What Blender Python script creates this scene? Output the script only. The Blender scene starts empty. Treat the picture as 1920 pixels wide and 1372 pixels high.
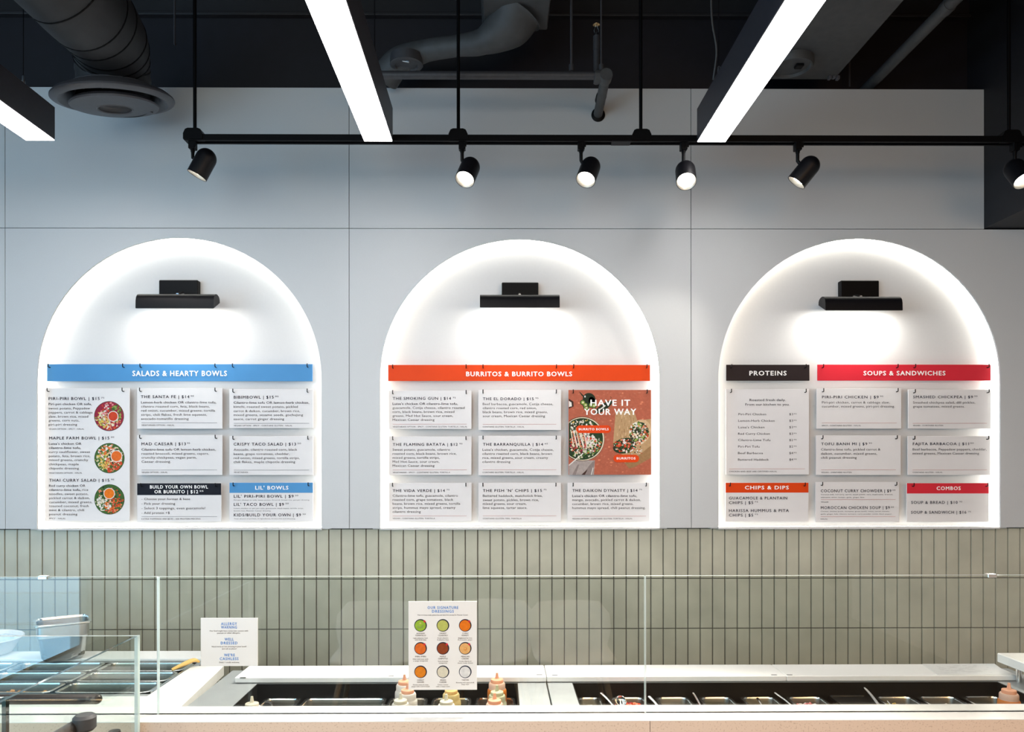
import bpy, bmesh, math, random
from mathutils import Vector, Matrix
random.seed(11)
S = bpy.context.scene
COL = S.collection

# ------------------------------------------------------------------ camera
F = 1387.0                       # focal length in pixels of the 1920 px frame
YAW = math.radians(0.4)
EYE = 1.6
CX = 935 + F * math.tan(YAW)     # principal point
CY = 865.0
cam_data = bpy.data.cameras.new('camera')
cam = bpy.data.objects.new('camera', cam_data)
COL.objects.link(cam)
cam.location = (0, 0, EYE)
cam.rotation_euler = (math.pi / 2, math.radians(0.05), -YAW)
cam_data.sensor_width = 36
cam_data.lens = 36 * F / 1920
cam_data.shift_x = (960 - CX) / 1920
cam_data.shift_y = (CY - 686) / 1920
cam_data.clip_start = 0.02
S.camera = cam

# ------------------------------------------------------------------ look
S.view_settings.view_transform = 'Standard'
S.view_settings.look = 'None'
S.view_settings.gamma = 1
S.view_settings.use_curve_mapping = False
S.view_settings.exposure = 0.0
S.cycles.use_denoising = True
S.cycles.max_bounces = 10
S.cycles.transparent_max_bounces = 24
S.cycles.sample_clamp_indirect = 6
S.cycles.caustics_reflective = False
S.cycles.caustics_refractive = False
w = bpy.data.worlds.new('world')
S.world = w
w.use_nodes = True
w.node_tree.nodes['Background'].inputs[0].default_value = (0.55, 0.7, 1, 1)
w.node_tree.nodes['Background'].inputs[1].default_value = 0.03

# brightness of everything that gives off light
E_LINEAR = 19.0      # diffusers of the three long ceiling fixtures
E_STRIP = 9.0       # led strips hidden round the arches
E_WINDOW = 4.0       # daylight in the glazed shopfront on the left
W_PICTURE = 2.3      # picture lights (watt)
W_SPOT = 90.0        # track spots (watt)
W_FILL = 90.0        # unseen fill lights added behind the camera, warm right and cool left


def area_light(name, loc, rot, sx, sy, watt, color, spread=math.pi):
    l = bpy.data.lights.new(name, 'AREA')
    l.shape = 'RECTANGLE'
    l.size, l.size_y, l.energy, l.color, l.spread = sx, sy, watt, color, spread
    o = bpy.data.objects.new(name, l)
    COL.objects.link(o)
    o.location = loc
    o.rotation_euler = rot
    return o


# fill lights added out of view: warm one at right, cool one at left
area_light('room_fill', (1.7, -1.2, 2.5), (math.radians(25), 0, 0), 2.6, 2.0, W_FILL, (1, 0.60, 0.30))
area_light('room_fill', (-1.6, -1.9, 2.1), (math.radians(80), 0, 0), 2.6, 1.8, W_FILL * 0.75, (0.80, 0.95, 1.0))  # added to brighten and cool the wall's left side


# ------------------------------------------------------------------ helpers
def P(px, py, Y):
    """world point at depth Y seen at pixel (px, py)"""
    s, c = math.sin(YAW), math.cos(YAW)
    d = Vector((s, c, 0)) + Vector((c, -s, 0)) * ((px - CX) / F) + Vector((0, 0, 1)) * ((CY - py) / F)
    return Vector((0, 0, EYE)) + d * (Y / d.y)


def XZ(px, py, Y):
    p = P(px, py, Y)
    return p.x, p.z


MATS = {}


def mat(name, col, rough=0.5, metal=0.0, spec=0.5, emit=None, estr=0, noise=0.0, nscale=60, bump=0.0, transl=0.0, detail=4, speck=None, coat=0):
    m = bpy.data.materials.new(name)
    m.use_nodes = True
    nt = m.node_tree
    b = nt.nodes['Principled BSDF']
    b.inputs['Base Color'].default_value = (*col, 1)
    b.inputs['Roughness'].default_value = rough
    b.inputs['Metallic'].default_value = metal
    b.inputs['Specular IOR Level'].default_value = spec
    b.inputs['Coat Weight'].default_value = coat
    if emit:
        b.inputs['Emission Color'].default_value = (*emit, 1)
        b.inputs['Emission Strength'].default_value = estr
    if noise or bump or speck:
        tc = nt.nodes.new('ShaderNodeTexCoord')
        n = nt.nodes.new('ShaderNodeTexNoise')
        n.inputs['Scale'].default_value = nscale
        n.inputs['Detail'].default_value = detail
        nt.links.new(tc.outputs['Object'], n.inputs['Vector'])
        if noise or speck:
            r = nt.nodes.new('ShaderNodeValToRGB')
            if speck:
                r.color_ramp.elements[0].position = 0.33
                r.color_ramp.elements[1].position = 0.40
                r.color_ramp.elements[0].color = (*speck, 1)
                r.color_ramp.elements[1].color = (*col, 1)
            else:
                r.color_ramp.elements[0].position = 0.3
                r.color_ramp.elements[1].position = 0.7
                r.color_ramp.elements[0].color = (*[max(0, c * (1 - noise)) for c in col], 1)
                r.color_ramp.elements[1].color = (*[min(1, c * (1 + noise)) for c in col], 1)
            nt.links.new(n.outputs['Fac'], r.inputs['Fac'])
            nt.links.new(r.outputs['Color'], b.inputs['Base Color'])
        if bump:
            bp = nt.nodes.new('ShaderNodeBump')
            bp.inputs['Strength'].default_value = bump
            bp.inputs['Distance'].default_value = 0.002
            nt.links.new(n.outputs['Fac'], bp.inputs['Height'])
            nt.links.new(bp.outputs['Normal'], b.inputs['Normal'])
    if transl:
        t = nt.nodes.new('ShaderNodeBsdfTranslucent')
        t.inputs['Color'].default_value = (*col, 1)
        mx = nt.nodes.new('ShaderNodeMixShader')
        mx.inputs['Fac'].default_value = transl
        nt.links.new(b.outputs[0], mx.inputs[1])
        nt.links.new(t.outputs[0], mx.inputs[2])
        nt.links.new(mx.outputs[0], nt.nodes['Material Output'].inputs['Surface'])
    MATS[name] = m
    return m


def glass_mat(name, tint):
    """thin architectural glass: mirror reflection by Schlick's law over straight transmission"""
    m = bpy.data.materials.new(name)
    m.use_nodes = True
    nt = m.node_tree
    nt.nodes.clear()
    out = nt.nodes.new('ShaderNodeOutputMaterial')
    g = nt.nodes.new('ShaderNodeNewGeometry')
    dot = nt.nodes.new('ShaderNodeVectorMath'); dot.operation = 'DOT_PRODUCT'
    nt.links.new(g.outputs['Normal'], dot.inputs[0]); nt.links.new(g.outputs['Incoming'], dot.inputs[1])
    def mth(op, a, bv=None):
        k = nt.nodes.new('ShaderNodeMath'); k.operation = op
        nt.links.new(a, k.inputs[0])
        if bv is not None:
            k.inputs[1].default_value = bv
        return k.outputs[0]
    c = mth('ABSOLUTE', dot.outputs['Value'])
    k = nt.nodes.new('ShaderNodeMath'); k.operation = 'SUBTRACT'; k.inputs[0].default_value = 1
    nt.links.new(c, k.inputs[1])
    f = mth('ADD', mth('MULTIPLY', mth('POWER', k.outputs[0], 5), 0.957), 0.043)
    tr = nt.nodes.new('ShaderNodeBsdfTransparent'); tr.inputs[0].default_value = (*tint, 1)
    gl = nt.nodes.new('ShaderNodeBsdfGlossy'); gl.inputs['Roughness'].default_value = 0.0
    gl.inputs['Color'].default_value = (1, 1, 1, 1)
    mx = nt.nodes.new('ShaderNodeMixShader')
    nt.links.new(f, mx.inputs[0]); nt.links.new(tr.outputs[0], mx.inputs[1]); nt.links.new(gl.outputs[0], mx.inputs[2])
    nt.links.new(mx.outputs[0], out.inputs['Surface'])
    MATS[name] = m
    return m


class MB:
    def __init__(s):
        s.bm = bmesh.new()

    def _new(s, n0, mi):
        s.bm.faces.ensure_lookup_table()
        for f in s.bm.faces[n0:]:
            f.material_index = mi

    def box(s, x0, x1, y0, y1, z0, z1, mi=0, bevel=0, M=None, seg=1):
        n0 = len(s.bm.faces)
        b2 = bmesh.new()
        bmesh.ops.create_cube(b2, size=1)
        for v in b2.verts:
            v.co = Vector(((x0 + x1) / 2 + v.co.x * (x1 - x0), (y0 + y1) / 2 + v.co.y * (y1 - y0), (z0 + z1) / 2 + v.co.z * (z1 - z0)))
        if bevel:
            bmesh.ops.bevel(b2, geom=list(b2.edges), offset=bevel, segments=seg, affect='EDGES', profile=0.5)
        if M is not None:
            b2.transform(M)
        s._merge(b2)
        s._new(n0, mi)

    def _merge(s, b2):
        m = bpy.data.meshes.new('tmp')
        b2.to_mesh(m); b2.free()
        s.bm.from_mesh(m)
        bpy.data.meshes.remove(m)

    def ngon(s, pts, mi=0):
        vs = [s.bm.verts.new(p) for p in pts]
        f = s.bm.faces.new(vs)
        f.material_index = mi
        return f

    def loft(s, rings, mi=0, closed=True, cap0=False, cap1=False):
        R = [[s.bm.verts.new(p) for p in r] for r in rings]
        n = len(R[0])
        for a, b in zip(R, R[1:]):
            for i in range(n if closed else n - 1):
                j = (i + 1) % n
                try:
                    f = s.bm.faces.new((a[i], a[j], b[j], b[i])); f.material_index = mi
                except ValueError:
                    pass
        if cap0:
            s.bm.faces.new(R[0][::-1]).material_index = mi
        if cap1:
            s.bm.faces.new(R[-1]).material_index = mi

    def prism_y(s, outline, y0, y1, mi=0):
        """outline of (x, z), extruded along y"""
        a = [s.bm.verts.new((x, y0, z)) for x, z in outline]
        b = [s.bm.verts.new((x, y1, z)) for x, z in outline]
        fs = [s.bm.faces.new(a), s.bm.faces.new(b[::-1])]
        n = len(a)
        for i in range(n):
            j = (i + 1) % n
            fs.append(s.bm.faces.new((a[j], a[i], b[i], b[j])))
        for f in fs:
            f.material_index = mi

    def prism_z(s, outline, z0, z1, mi=0):
        a = [s.bm.verts.new((x, y, z0)) for x, y in outline]
        b = [s.bm.verts.new((x, y, z1)) for x, y in outline]
        fs = [s.bm.faces.new(a[::-1]), s.bm.faces.new(b)]
        n = len(a)
        for i in range(n):
            j = (i + 1) % n
            fs.append(s.bm.faces.new((a[i], a[j], b[j], b[i])))
        for f in fs:
            f.material_index = mi

    def tube(s, pts, rad, n=16, mi=0, caps=True, squash=None):
        pts = [Vector(p) for p in pts]
        if not isinstance(rad, (list, tuple)):
            rad = [rad] * len(pts)
        t0 = (pts[1] - pts[0]).normalized()
        up = Vector((0, 0, 1)) if abs(t0.z) < 0.9 else Vector((0, 1, 0))
        u = t0.cross(up).normalized()
        rings = []
        for i, p in enumerate(pts):
            t = (pts[min(i + 1, len(pts) - 1)] - pts[max(i - 1, 0)]).normalized()
            u = (u - t * u.dot(t)).normalized()
            v = t.cross(u)
            sq = squash or (1, 1)
            rings.append([p + (u * math.cos(a) * sq[0] + v * math.sin(a) * sq[1]) * rad[i] for a in [2 * math.pi * k / n for k in range(n)]])
        s.loft(rings, mi, True, caps, caps)

    def lathe(s, prof, base, axis=(0, 0, 1), n=32, mi=0, cap0=True, cap1=True):
        axis = Vector(axis).normalized()
        h = Vector((1, 0, 0)) if abs(axis.x) < 0.8 else Vector((0, 1, 0))
        u = axis.cross(h).normalized(); v = axis.cross(u)
        base = Vector(base)
        rings = [[base + axis * t + (u * math.cos(a) + v * math.sin(a)) * max(r, 1e-5) for a in [2 * math.pi * k / n for k in range(n)]] for r, t in prof]
        s.loft(rings, mi, True, cap0, cap1)

    def build(s, name, mats, parent=None, smooth=True, origin=None, angle=35):
        bmesh.ops.recalc_face_normals(s.bm, faces=s.bm.faces) if getattr(s, 'recalc', True) else None
        me = bpy.data.meshes.new(name)
        s.bm.to_mesh(me); s.bm.free()
        o = bpy.data.objects.new(name, me)
        COL.objects.link(o)
        for m in (mats if isinstance(mats, (list, tuple)) else [mats]):
            me.materials.append(MATS[m])
        off = Vector(origin) if origin is not None else Vector()
        if parent is not None:
            o.parent = parent
            q, off = parent, Vector()
            while q is not None:
                off += q.location; q = q.parent
        elif origin is not None:
            o.location = off
        me.transform(Matrix.Translation(-off))
        if smooth:
            for p in me.polygons:
                p.use_smooth = True
            me.set_sharp_from_angle(angle=math.radians(angle))
        return o


def thing(name, loc, label, cat, group=None):
    o = bpy.data.objects.new(name, None)
    o.empty_display_size = 0.05
    COL.objects.link(o)
    o.location = loc
    return tag(o, label, cat, group)


def tag(o, label, cat, group=None, kind=None):
    o['label'] = label
    o['category'] = cat
    if group:
        o['group'] = group
    if kind:
        o['kind'] = kind
    return o


def struct(o, label=None, cat=None):
    o['kind'] = 'structure'
    if label:
        o['label'] = label; o['category'] = cat
    return o


def rrect(cx, cy, wx, wy, r, n=5):
    """rounded rectangle outline, counter clockwise"""
    out = []
    for qx, qy, a0 in ((1, 1, 0), (-1, 1, 90), (-1, -1, 180), (1, -1, 270)):
        for k in range(n + 1):
            a = math.radians(a0 + 90 * k / n)
            out.append((cx + qx * (wx / 2 - r) + r * math.cos(a), cy + qy * (wy / 2 - r) + r * math.sin(a)))
    return out


# ------------------------------------------------------------------ materials
mat('cladding', (0.53, 0.55, 0.56), 0.5, noise=0.02, nscale=300)
mat('cladding_edge', (0.62, 0.63, 0.64), 0.5, noise=0.02, nscale=300)
mat('black_wall', (0.0045, 0.004, 0.0085), 0.6, noise=0.2, nscale=20)
mat('black_soffit', (0.010, 0.0095, 0.012), 0.6, noise=0.1, nscale=20)
mat('niche_white', (0.60, 0.60, 0.60), 0.6, noise=0.01, nscale=100)
mat('tile', (0.475, 0.475, 0.38), 0.28, noise=0.10, nscale=8, bump=0.12)
mat('grout', (0.10, 0.095, 0.08), 0.9, noise=0.1)
mat('floor', (0.06, 0.05, 0.042), 0.5, noise=0.2, nscale=6)
mat('dark_back', (0.03, 0.025, 0.022), 0.7, noise=0.2)
mat('plaster', (0.6, 0.58, 0.55), 0.8, noise=0.03)
mat('quartz', (0.84, 0.83, 0.80), 0.22, noise=0.03, nscale=40)
mat('quartz_front', (0.76, 0.585, 0.45), 0.35, nscale=220, detail=1, speck=(0.62, 0.45, 0.33), spec=0.3)
mat('poly_board', (0.90, 0.89, 0.88), 0.45, noise=0.015, nscale=50)
mat('steel', (0.62, 0.62, 0.60), 0.32, 1.0, noise=0.06, nscale=25)
mat('steel_bright', (0.80, 0.80, 0.78), 0.2, 1.0, noise=0.04, nscale=25)
mat('steel_deck', (0.36, 0.375, 0.38), 0.5, 0.5, noise=0.05, nscale=14)
mat('well_black', (0.006, 0.005, 0.004), 0.5, spec=0.15, noise=0.15)
mat('steel_shaded', (0.20, 0.19, 0.165), 0.38, 0.85, noise=0.1, nscale=25)  # steel with the shade inside pans and container put in its colour
mat('black_metal', (0.0025, 0.0025, 0.003), 0.45, spec=0.12, noise=0.1)
mat('black_fitting', (0.004, 0.004, 0.0055), 0.42, spec=0.2, noise=0.1)
mat('housing', (0.024, 0.023, 0.029), 0.42, noise=0.1)
mat('duct_grey', (0.055, 0.057, 0.059), 0.6, noise=0.12, nscale=30)
mat('duct_dark', (0.018, 0.019, 0.022), 0.6, noise=0.12, nscale=30)
mat('diffuser_grey', (0.075, 0.075, 0.085), 0.45, noise=0.05)
mat('pipe_dark', (0.045, 0.045, 0.05), 0.5, noise=0.1)
mat('brass', (0.75, 0.5, 0.25), 0.3, 1.0, noise=0.05)
mat('chrome', (0.8, 0.8, 0.8), 0.15, 1.0, noise=0.02)
mat('linear_lens', (0.9, 0.9, 0.9), 0.5, emit=(1, 0.95, 0.93), estr=E_LINEAR)
mat('spot_lens', (0.9, 0.9, 0.9), 0.3, emit=(1, 0.97, 0.9), estr=30)
mat('spot_inner', (0.30, 0.28, 0.24), 0.35, 0.6, noise=0.03)
mat('led', (0.9, 0.9, 0.9), 0.5, emit=(1, 0.96, 0.86), estr=E_STRIP)
mat('window_sky', (0.5, 0.6, 0.7), 0.4, emit=(0.36, 0.68, 1.0), estr=E_WINDOW)
mat('window_frame', (0.10, 0.10, 0.11), 0.4, noise=0.05)
glass_mat('glass', (0.965, 0.985, 0.975))
mat('glass_edge', (0.88, 0.95, 0.93), 0.12, transl=0.5, noise=0.04, nscale=15)
mat('glass_edge_dark', (0.03, 0.06, 0.06), 0.1, noise=0.1)
mat('card_white', (0.70, 0.69, 0.695), 0.55, spec=0.2, noise=0.012, nscale=20)
mat('card_edge', (0.85, 0.85, 0.83), 0.4, noise=0.01)
mat('sign_cream', (0.80, 0.76, 0.70), 0.5, noise=0.012, nscale=20)
mat('blue', (0.07, 0.255, 0.52), 0.5, spec=0.2, noise=0.03, nscale=8)
mat('orange', (0.66, 0.05, 0.002), 0.5, spec=0.2, noise=0.03, nscale=8)
mat('red', (0.62, 0.022, 0.04), 0.5, spec=0.2, noise=0.03, nscale=8)
mat('charcoal', (0.022, 0.015, 0.016), 0.5, spec=0.15, noise=0.05, nscale=8)
mat('ink_black', (0.007, 0.007, 0.013), 0.5, spec=0.15, noise=0.05)
mat('ink', (0.02, 0.023, 0.04), 0.6, spec=0.08, noise=0.03)
mat('ink_grey', (0.09, 0.088, 0.095), 0.6, spec=0.08, noise=0.03)
mat('ink_white', (0.90, 0.89, 0.87), 0.6, spec=0.08, noise=0.01)
mat('ink_blue', (0.13, 0.30, 0.62), 0.6, spec=0.08, noise=0.03)
mat('ink_red', (0.45, 0.15, 0.13), 0.6, spec=0.08, noise=0.03)
mat('ink_brown', (0.09, 0.05, 0.03), 0.6, spec=0.08, noise=0.03)
for nm, c in dict(lime=(0.33, 0.50, 0.04), palegreen=(0.55, 0.55, 0.13), dorange=(0.86, 0.20, 0.01), sorange=(0.80, 0.16, 0.02), brownred=(0.30, 0.06, 0.015),
                  tan=(0.86, 0.46, 0.16), gorange=(0.80, 0.24, 0.015), cream=(0.78, 0.70, 0.52), offwhite=(0.82, 0.79, 0.74), tomato=(0.62, 0.06, 0.02),
                  leaf=(0.06, 0.14, 0.03), leafdark=(0.02, 0.05, 0.02), leaflight=(0.28, 0.40, 0.08), corn=(0.75, 0.50, 0.10), redcabbage=(0.32, 0.02, 0.05),
                  salmon=(0.75, 0.26, 0.14), terracotta=(0.48, 0.13, 0.075), terracotta2=(0.54, 0.175, 0.105), wood=(0.52, 0.33, 0.17), wood2=(0.36, 0.20, 0.09), bean=(0.05, 0.02, 0.015),
                  napkin=(0.42, 0.36, 0.34), napkin2=(0.27, 0.22, 0.21), shade=(0.23, 0.07, 0.05), pepper=(0.015, 0.03, 0.015), pink=(0.75, 0.25, 0.25), tortilla=(0.70, 0.48, 0.28)).items():
    mat(nm, tuple(v * 0.82 for v in c), 0.55, spec=0.15, noise=0.10, nscale=120)
mat('bottle_clear', (0.92, 0.89, 0.84), 0.35, transl=0.45, noise=0.02)
mat('bottle_peach', (0.92, 0.68, 0.54), 0.35, transl=0.4, noise=0.03)
mat('bottle_orange', (0.85, 0.30, 0.05), 0.35, transl=0.35, noise=0.03)
mat('bottle_yellow', (0.80, 0.66, 0.32), 0.35, transl=0.4, noise=0.03)
mat('bottle_green', (0.68, 0.70, 0.50), 0.35, transl=0.4, noise=0.03)
mat('cap_peach', (0.90, 0.50, 0.32), 0.4, transl=0.3, noise=0.03)
mat('cap_cream', (0.82, 0.76, 0.62), 0.4, transl=0.3, noise=0.03)
mat('cap_green', (0.62, 0.62, 0.42), 0.4, transl=0.3, noise=0.03)
mat('cap_yellow', (0.82, 0.56, 0.22), 0.4, transl=0.3, noise=0.03)
mat('grey_plastic', (0.035, 0.035, 0.037), 0.4, noise=0.1)
mat('tan_handle', (0.75, 0.46, 0.13), 0.45, noise=0.06)
mat('tube_dark', (0.06, 0.05, 0.045), 0.3, 0.5, noise=0.1)
mat('white_bowl', (0.75, 0.77, 0.80), 0.3, noise=0.08, nscale=25, bump=0.3)
mat('crumpled_wrap', (0.62, 0.74, 0.84), 0.25, noise=0.2, nscale=40, bump=0.8)
mat('paper', (0.84, 0.84, 0.84), 0.35, noise=0.015)
mat('chair_shell', (0.8, 0.8, 0.78), 0.45, noise=0.02)
mat('chair_wood', (0.6, 0.42, 0.25), 0.5, noise=0.15, nscale=20)

# ================================================================== the setting
YP = 3.03        # front of the grey cladding
YN = 3.11        # white back of the niches
YT = 3.055       # face of the tiles
YB = 3.14        # black wall behind
ZTOP = P(960, 165.5, YP).z
ZSEAM = P(960, 428.5, YP).z
ZBOT = P(960, 990, YP).z
XS = [P(10, 700, YP).x, P(655, 700, YP).x, P(1296, 700, YP).x]
XL, XR = -3.6, 3.6
XBULK = P(1846, 300, YP).x
ZCEIL = 3.62
YBACK = -3.6

m = MB(); m.box(XL, XR, YBACK, YB + 0.1, -0.1, 0); struct(m.build('floor', 'floor'))
m = MB(); m.box(XL, XR, YBACK, YB + 0.1, ZCEIL, ZCEIL + 0.1); struct(m.build('ceiling', 'black_wall'))
m = MB(); m.box(XL, XR, YB, YB + 0.1, 0, ZCEIL); struct(m.build('wall_front', 'black_wall'))
m = MB(); m.box(XL, XR, YBACK - 0.1, YBACK, 0, ZCEIL); struct(m.build('wall_back', 'dark_back'))
m = MB(); m.box(XR, XR + 0.1, YBACK, YB + 0.1, 0, ZCEIL); struct(m.build('wall_right', 'plaster'))
# left wall with a floor-to-ceiling glazed shopfront
W0, W1 = -2.62, 1.3
m = MB()
m.box(XL - 0.1, XL, YBACK, W0, 0, ZCEIL)
m.box(XL - 0.1, XL, W1, YB + 0.1, 0, ZCEIL)
m.box(XL - 0.1, XL, W0, W1, 2.8, ZCEIL)
struct(m.build('wall_left', 'plaster'))
m = MB(); m.box(XL - 0.09, XL - 0.07, W0, W1, 0.0, 2.8)
win = struct(m.build('window_1', 'window_sky'))
m = MB()
for y in (W0 + 0.02, -1.3, 0.0, W1 - 0.02):
    m.box(XL - 0.07, XL - 0.01, y - 0.02, y + 0.02, 0, 2.8)
m.box(XL - 0.07, XL - 0.01, W0, W1, 2.74, 2.8)
m.build('window_frame', 'window_frame', win)

# black bulkhead along the right side, above the cladding's lower row
m = MB()
m.box(XBULK, XR, -1.5, YB, ZSEAM + 0.004, ZCEIL)
struct(m.build('wall_bulkhead', 'black_soffit'))
# thin ledge where the front wall meets the ceiling
m = MB()
zl = P(300, 30, YB).z
m.box(XL, XBULK, YB - 0.03, YB, zl - 0.008, zl + 0.006, bevel=0.003)
m.box(XL, XBULK, YB - 0.015, YB, zl + 0.006, ZCEIL)
struct(m.build('trim_1', 'black_soffit'))

# ---- arches: (left, right, apex, side of the frame)
ARCH = []
for l, r, top in ((69, 603, 445), (712.5, 1237, 448.5), (1347, 1876, 447.5)):
    x0, x1 = P(l, 850, YP).x, P(r, 850, YP).x
    R = (x1 - x0) / 2
    zt = P((l + r) / 2, top, YP).z
    ARCH.append(((x0 + x1) / 2, R, zt - R))


def arch_pts(a, off, n=40, zb=None):
    """outline from bottom right over the top to bottom left, offset outward"""
    cx, R, zc = a
    zb = ZBOT if zb is None else zb
    pts = [(cx + R + off, zb)]
    for k in range(n + 1):
        t = math.pi * k / n
        pts.append((cx + (R + off) * math.cos(t), zc + (R + off) * math.sin(t)))
    pts.append((cx - R - off, zb))
    return pts


GAP = 0.0012
m = MB()
lows = [(XL, XS[0], None), (XS[0], XS[1], ARCH[0]), (XS[1], XS[2], ARCH[1]), (XS[2], XR, ARCH[2])]
for x0, x1, a in lows:
    z1 = ZSEAM - GAP
    if a is None:
        o = [(x0, ZBOT), (x1 - GAP, ZBOT), (x1 - GAP, z1), (x0, z1)]
    else:
        o = [(x1 - GAP, ZBOT), (x1 - GAP, z1), (x0 + GAP, z1), (x0 + GAP, ZBOT)] + arch_pts(a, 0)[::-1]
        o = o[::-1]
    m.prism_y(o, YP, YP + 0.008, 0)
ups = [(XL, XS[0]), (XS[0], XS[1]), (XS[1], XS[2]), (XS[2], XBULK)]
for x0, x1 in ups:
    m.box(x0 + GAP, x1 - GAP, YP, YP + 0.008, ZSEAM + GAP, ZTOP, 0)
clad = struct(m.build('wall_cladding', 'cladding', smooth=False))
# backing strips behind the cladding, between the niches
m = MB()
m.box(XL, XBULK, YP + 0.012, YB, ZSEAM - 0.003, ZTOP - 0.004)
m.build('backing', 'black_wall', clad, smooth=False)

for k, a in enumerate(ARCH):
    m = MB()
    OFF = 0.031
    # back board
    m.prism_y(arch_pts(a, OFF, zb=ZBOT - 0.004)[::-1], YN, YN + 0.02, 0)
    # return round the cavity
    pts = arch_pts(a, OFF)
    m.loft([[(x, YP + 0.008, z) for x, z in pts], [(x, YN, z) for x, z in pts]], 0, closed=False)
    # sill
    m.box(a[0] - a[1] - OFF, a[0] + a[1] + OFF, YP + 0.0085, YN, ZBOT - 0.004, ZBOT, 0)
    m.box(a[0] - a[1], a[0] + a[1], YP + 0.002, YP + 0.0085, ZBOT - 0.006, ZBOT, 0)
    m.recalc = False
    ni = struct(m.build('wall_niche', 'niche_white', smooth=False))
    m = MB()
    pts = arch_pts(a, 0.012, zb=ZBOT + 0.002)
    pts2 = arch_pts(a, 0.014, zb=ZBOT + 0.002)
    m.loft([[(x, YN - 0.031, z) for x, z in pts], [(x, YN - 0.004, z) for x, z in pts], [(x, YN - 0.004, z) for x, z in pts2], [(x, YN - 0.031, z) for x, z in pts2]], 0, closed=False)
    m.box(a[0] - a[1] + 0.01, a[0] + a[1] - 0.01, YN - 0.02, YN - 0.014, ZBOT + 0.0005, ZBOT + 0.0015)
    m.build('led_strip', 'led', ni, smooth=False)

# ---- tiled wall below
m = MB()
TW = 0.05115
TH = 0.207
G = 0.0022
tx0 = P(8.75, 1030, YT).x
i0 = int((XL - tx0) / TW) + 1
rnd = random.Random(3)
zrow = ZBOT - 0.004
b2 = m.bm
for r in range(5):
    z1 = zrow - r * TH - G / 2
    z0 = z1 - TH + G
    if r == 0:
        z1 = zrow
    i = -28
    while True:
        x = tx0 + i * TW
        i += 1
        if x + TW > XR:
            break
        d = rnd.uniform(-0.0004, 0.0004)
        x0, x1 = x + G / 2, x + TW - G / 2
        e = 0.0016
        y0 = YT + d
        f = [b2.verts.new(c) for c in ((x0 + e, y0, z0 + e), (x1 - e, y0, z0 + e), (x1 - e, y0, z1 - e), (x0 + e, y0, z1 - e))]
        g = [b2.verts.new(c) for c in ((x0, YT + 0.006, z0), (x1, YT + 0.006, z0), (x1, YT + 0.006, z1), (x0, YT + 0.006, z1))]
        b2.faces.new(f)
        for q in range(4):
            b2.faces.new((g[q], g[(q + 1) % 4], f[(q + 1) % 4], f[q]))
m.box(XL, XR, YT + 0.004, YT + 0.02, 0.1, zrow, 1)
m.recalc = True
tiles = struct(m.build('wall_tiled', ['tile', 'grout'], smooth=False))

# ================================================================== long suspended lights
YE = 2.60                       # end of the fixtures nearest the wall
ZL0 = P(700, 265, YE).z
for k, (xr, cab, lab) in enumerate(((104, (57, 160), 'black suspended linear light cut off by the left edge, nearest the round duct'),
                                    (737, (706, 110), 'black suspended linear light with glowing underside running between the left and middle arches'),
                                    (1361, (1338, 140), 'black suspended linear light with glowing underside above the gap left of the right arch'))):
    x1 = P(xr, 264, YE).x
    x0 = x1 - 0.1012
    zt = ZL0 + 0.118
    t = thing('linear_light', ((x0 + x1) / 2, YE - 2, zt), lab, 'ceiling light', 'suspended linear lights')
    m = MB()
    m.box(x0, x1, -1.6, YE, ZL0 + 0.003, zt, 0, bevel=0.002)
    m.build('housing', 'housing', t, smooth=False)
    m = MB()
    m.box(x0 + 0.002, x1 - 0.002, -1.598, YE - 0.002, ZL0, ZL0 + 0.004, 0)
    m.build('diffuser', 'linear_lens', t, smooth=False)
    for yy in (None, 0.6, -1.0):
        if yy is None:
            # where the cable meets the housing's top in the photograph
            yy = (zt - EYE) * F / (CY - cab[1])
            yy = min(yy, YE - 0.1)
            xc = max(x0 + 0.01, min(x1 - 0.01, P(cab[0], cab[1], yy).x))
        m = MB()
        m.tube([(xc, yy, zt - 0.001), (xc, yy, ZCEIL)], 0.0016, 8)
        c = m.build('suspension_cable', 'black_fitting', t)
        m = MB()
        m.lathe([(0.006, 0), (0.006, 0.025), (0.003, 0.03)], (xc, yy, zt - 0.001), n=12)
        m.build('cable_gripper', 'chrome', c)

# ================================================================== lighting track and spots
YK = 2.65
zk1 = P(1100, 256.5, YK).z
zk0 = P(1100, 268.5, YK).z
xk0 = P(352, 258, YK).x
xk1 = 1.955
t = thing('lighting_track', ((xk0 + xk1) / 2, YK, zk1), 'long black lighting track hanging on rods across the wall above the arches', 'lighting track')
m = MB()
m.box(xk0, xk1, YK - 0.017, YK + 0.017, zk0 + 0.006, zk1, 0, bevel=0.001)
m.box(xk0, xk1, YK - 0.017, YK - 0.010, zk0, zk0 + 0.0065, 0)
m.box(xk0, xk1, YK + 0.010, YK + 0.017, zk0, zk0 + 0.0065, 0)
m.build('rail', 'black_metal', t, smooth=False)
for px in (366, 860, 1202, 1892):
    x = P(px, 250, YK).x
    m = MB()
    m.prism_y([(x - 0.034, zk0 + 0.004), (x + 0.034, zk0 + 0.004), (x + 0.034, zk1 + 0.001), (x + 0.027, zk1 + 0.016), (x + 0.018, zk1 + 0.020), (x - 0.018, zk1 + 0.020), (x - 0.027, zk1 + 0.016), (x - 0.034, zk1 + 0.001)], YK - 0.021, YK + 0.021)
    m.build('clamp', 'black_metal', t, smooth=False)
    m = MB()
    m.tube([(x, YK, zk1 + 0.018), (x, YK, ZCEIL)], 0.0062, 12)
    m.build('hanger_rod', 'black_metal', t)
x = P(1165, 265, YK).x
m = MB(); m.box(x - 0.034, x + 0.034, YK - 0.0185, YK + 0.0185, zk0 - 0.001, zk0 + 0.004, bevel=0.001)
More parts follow.
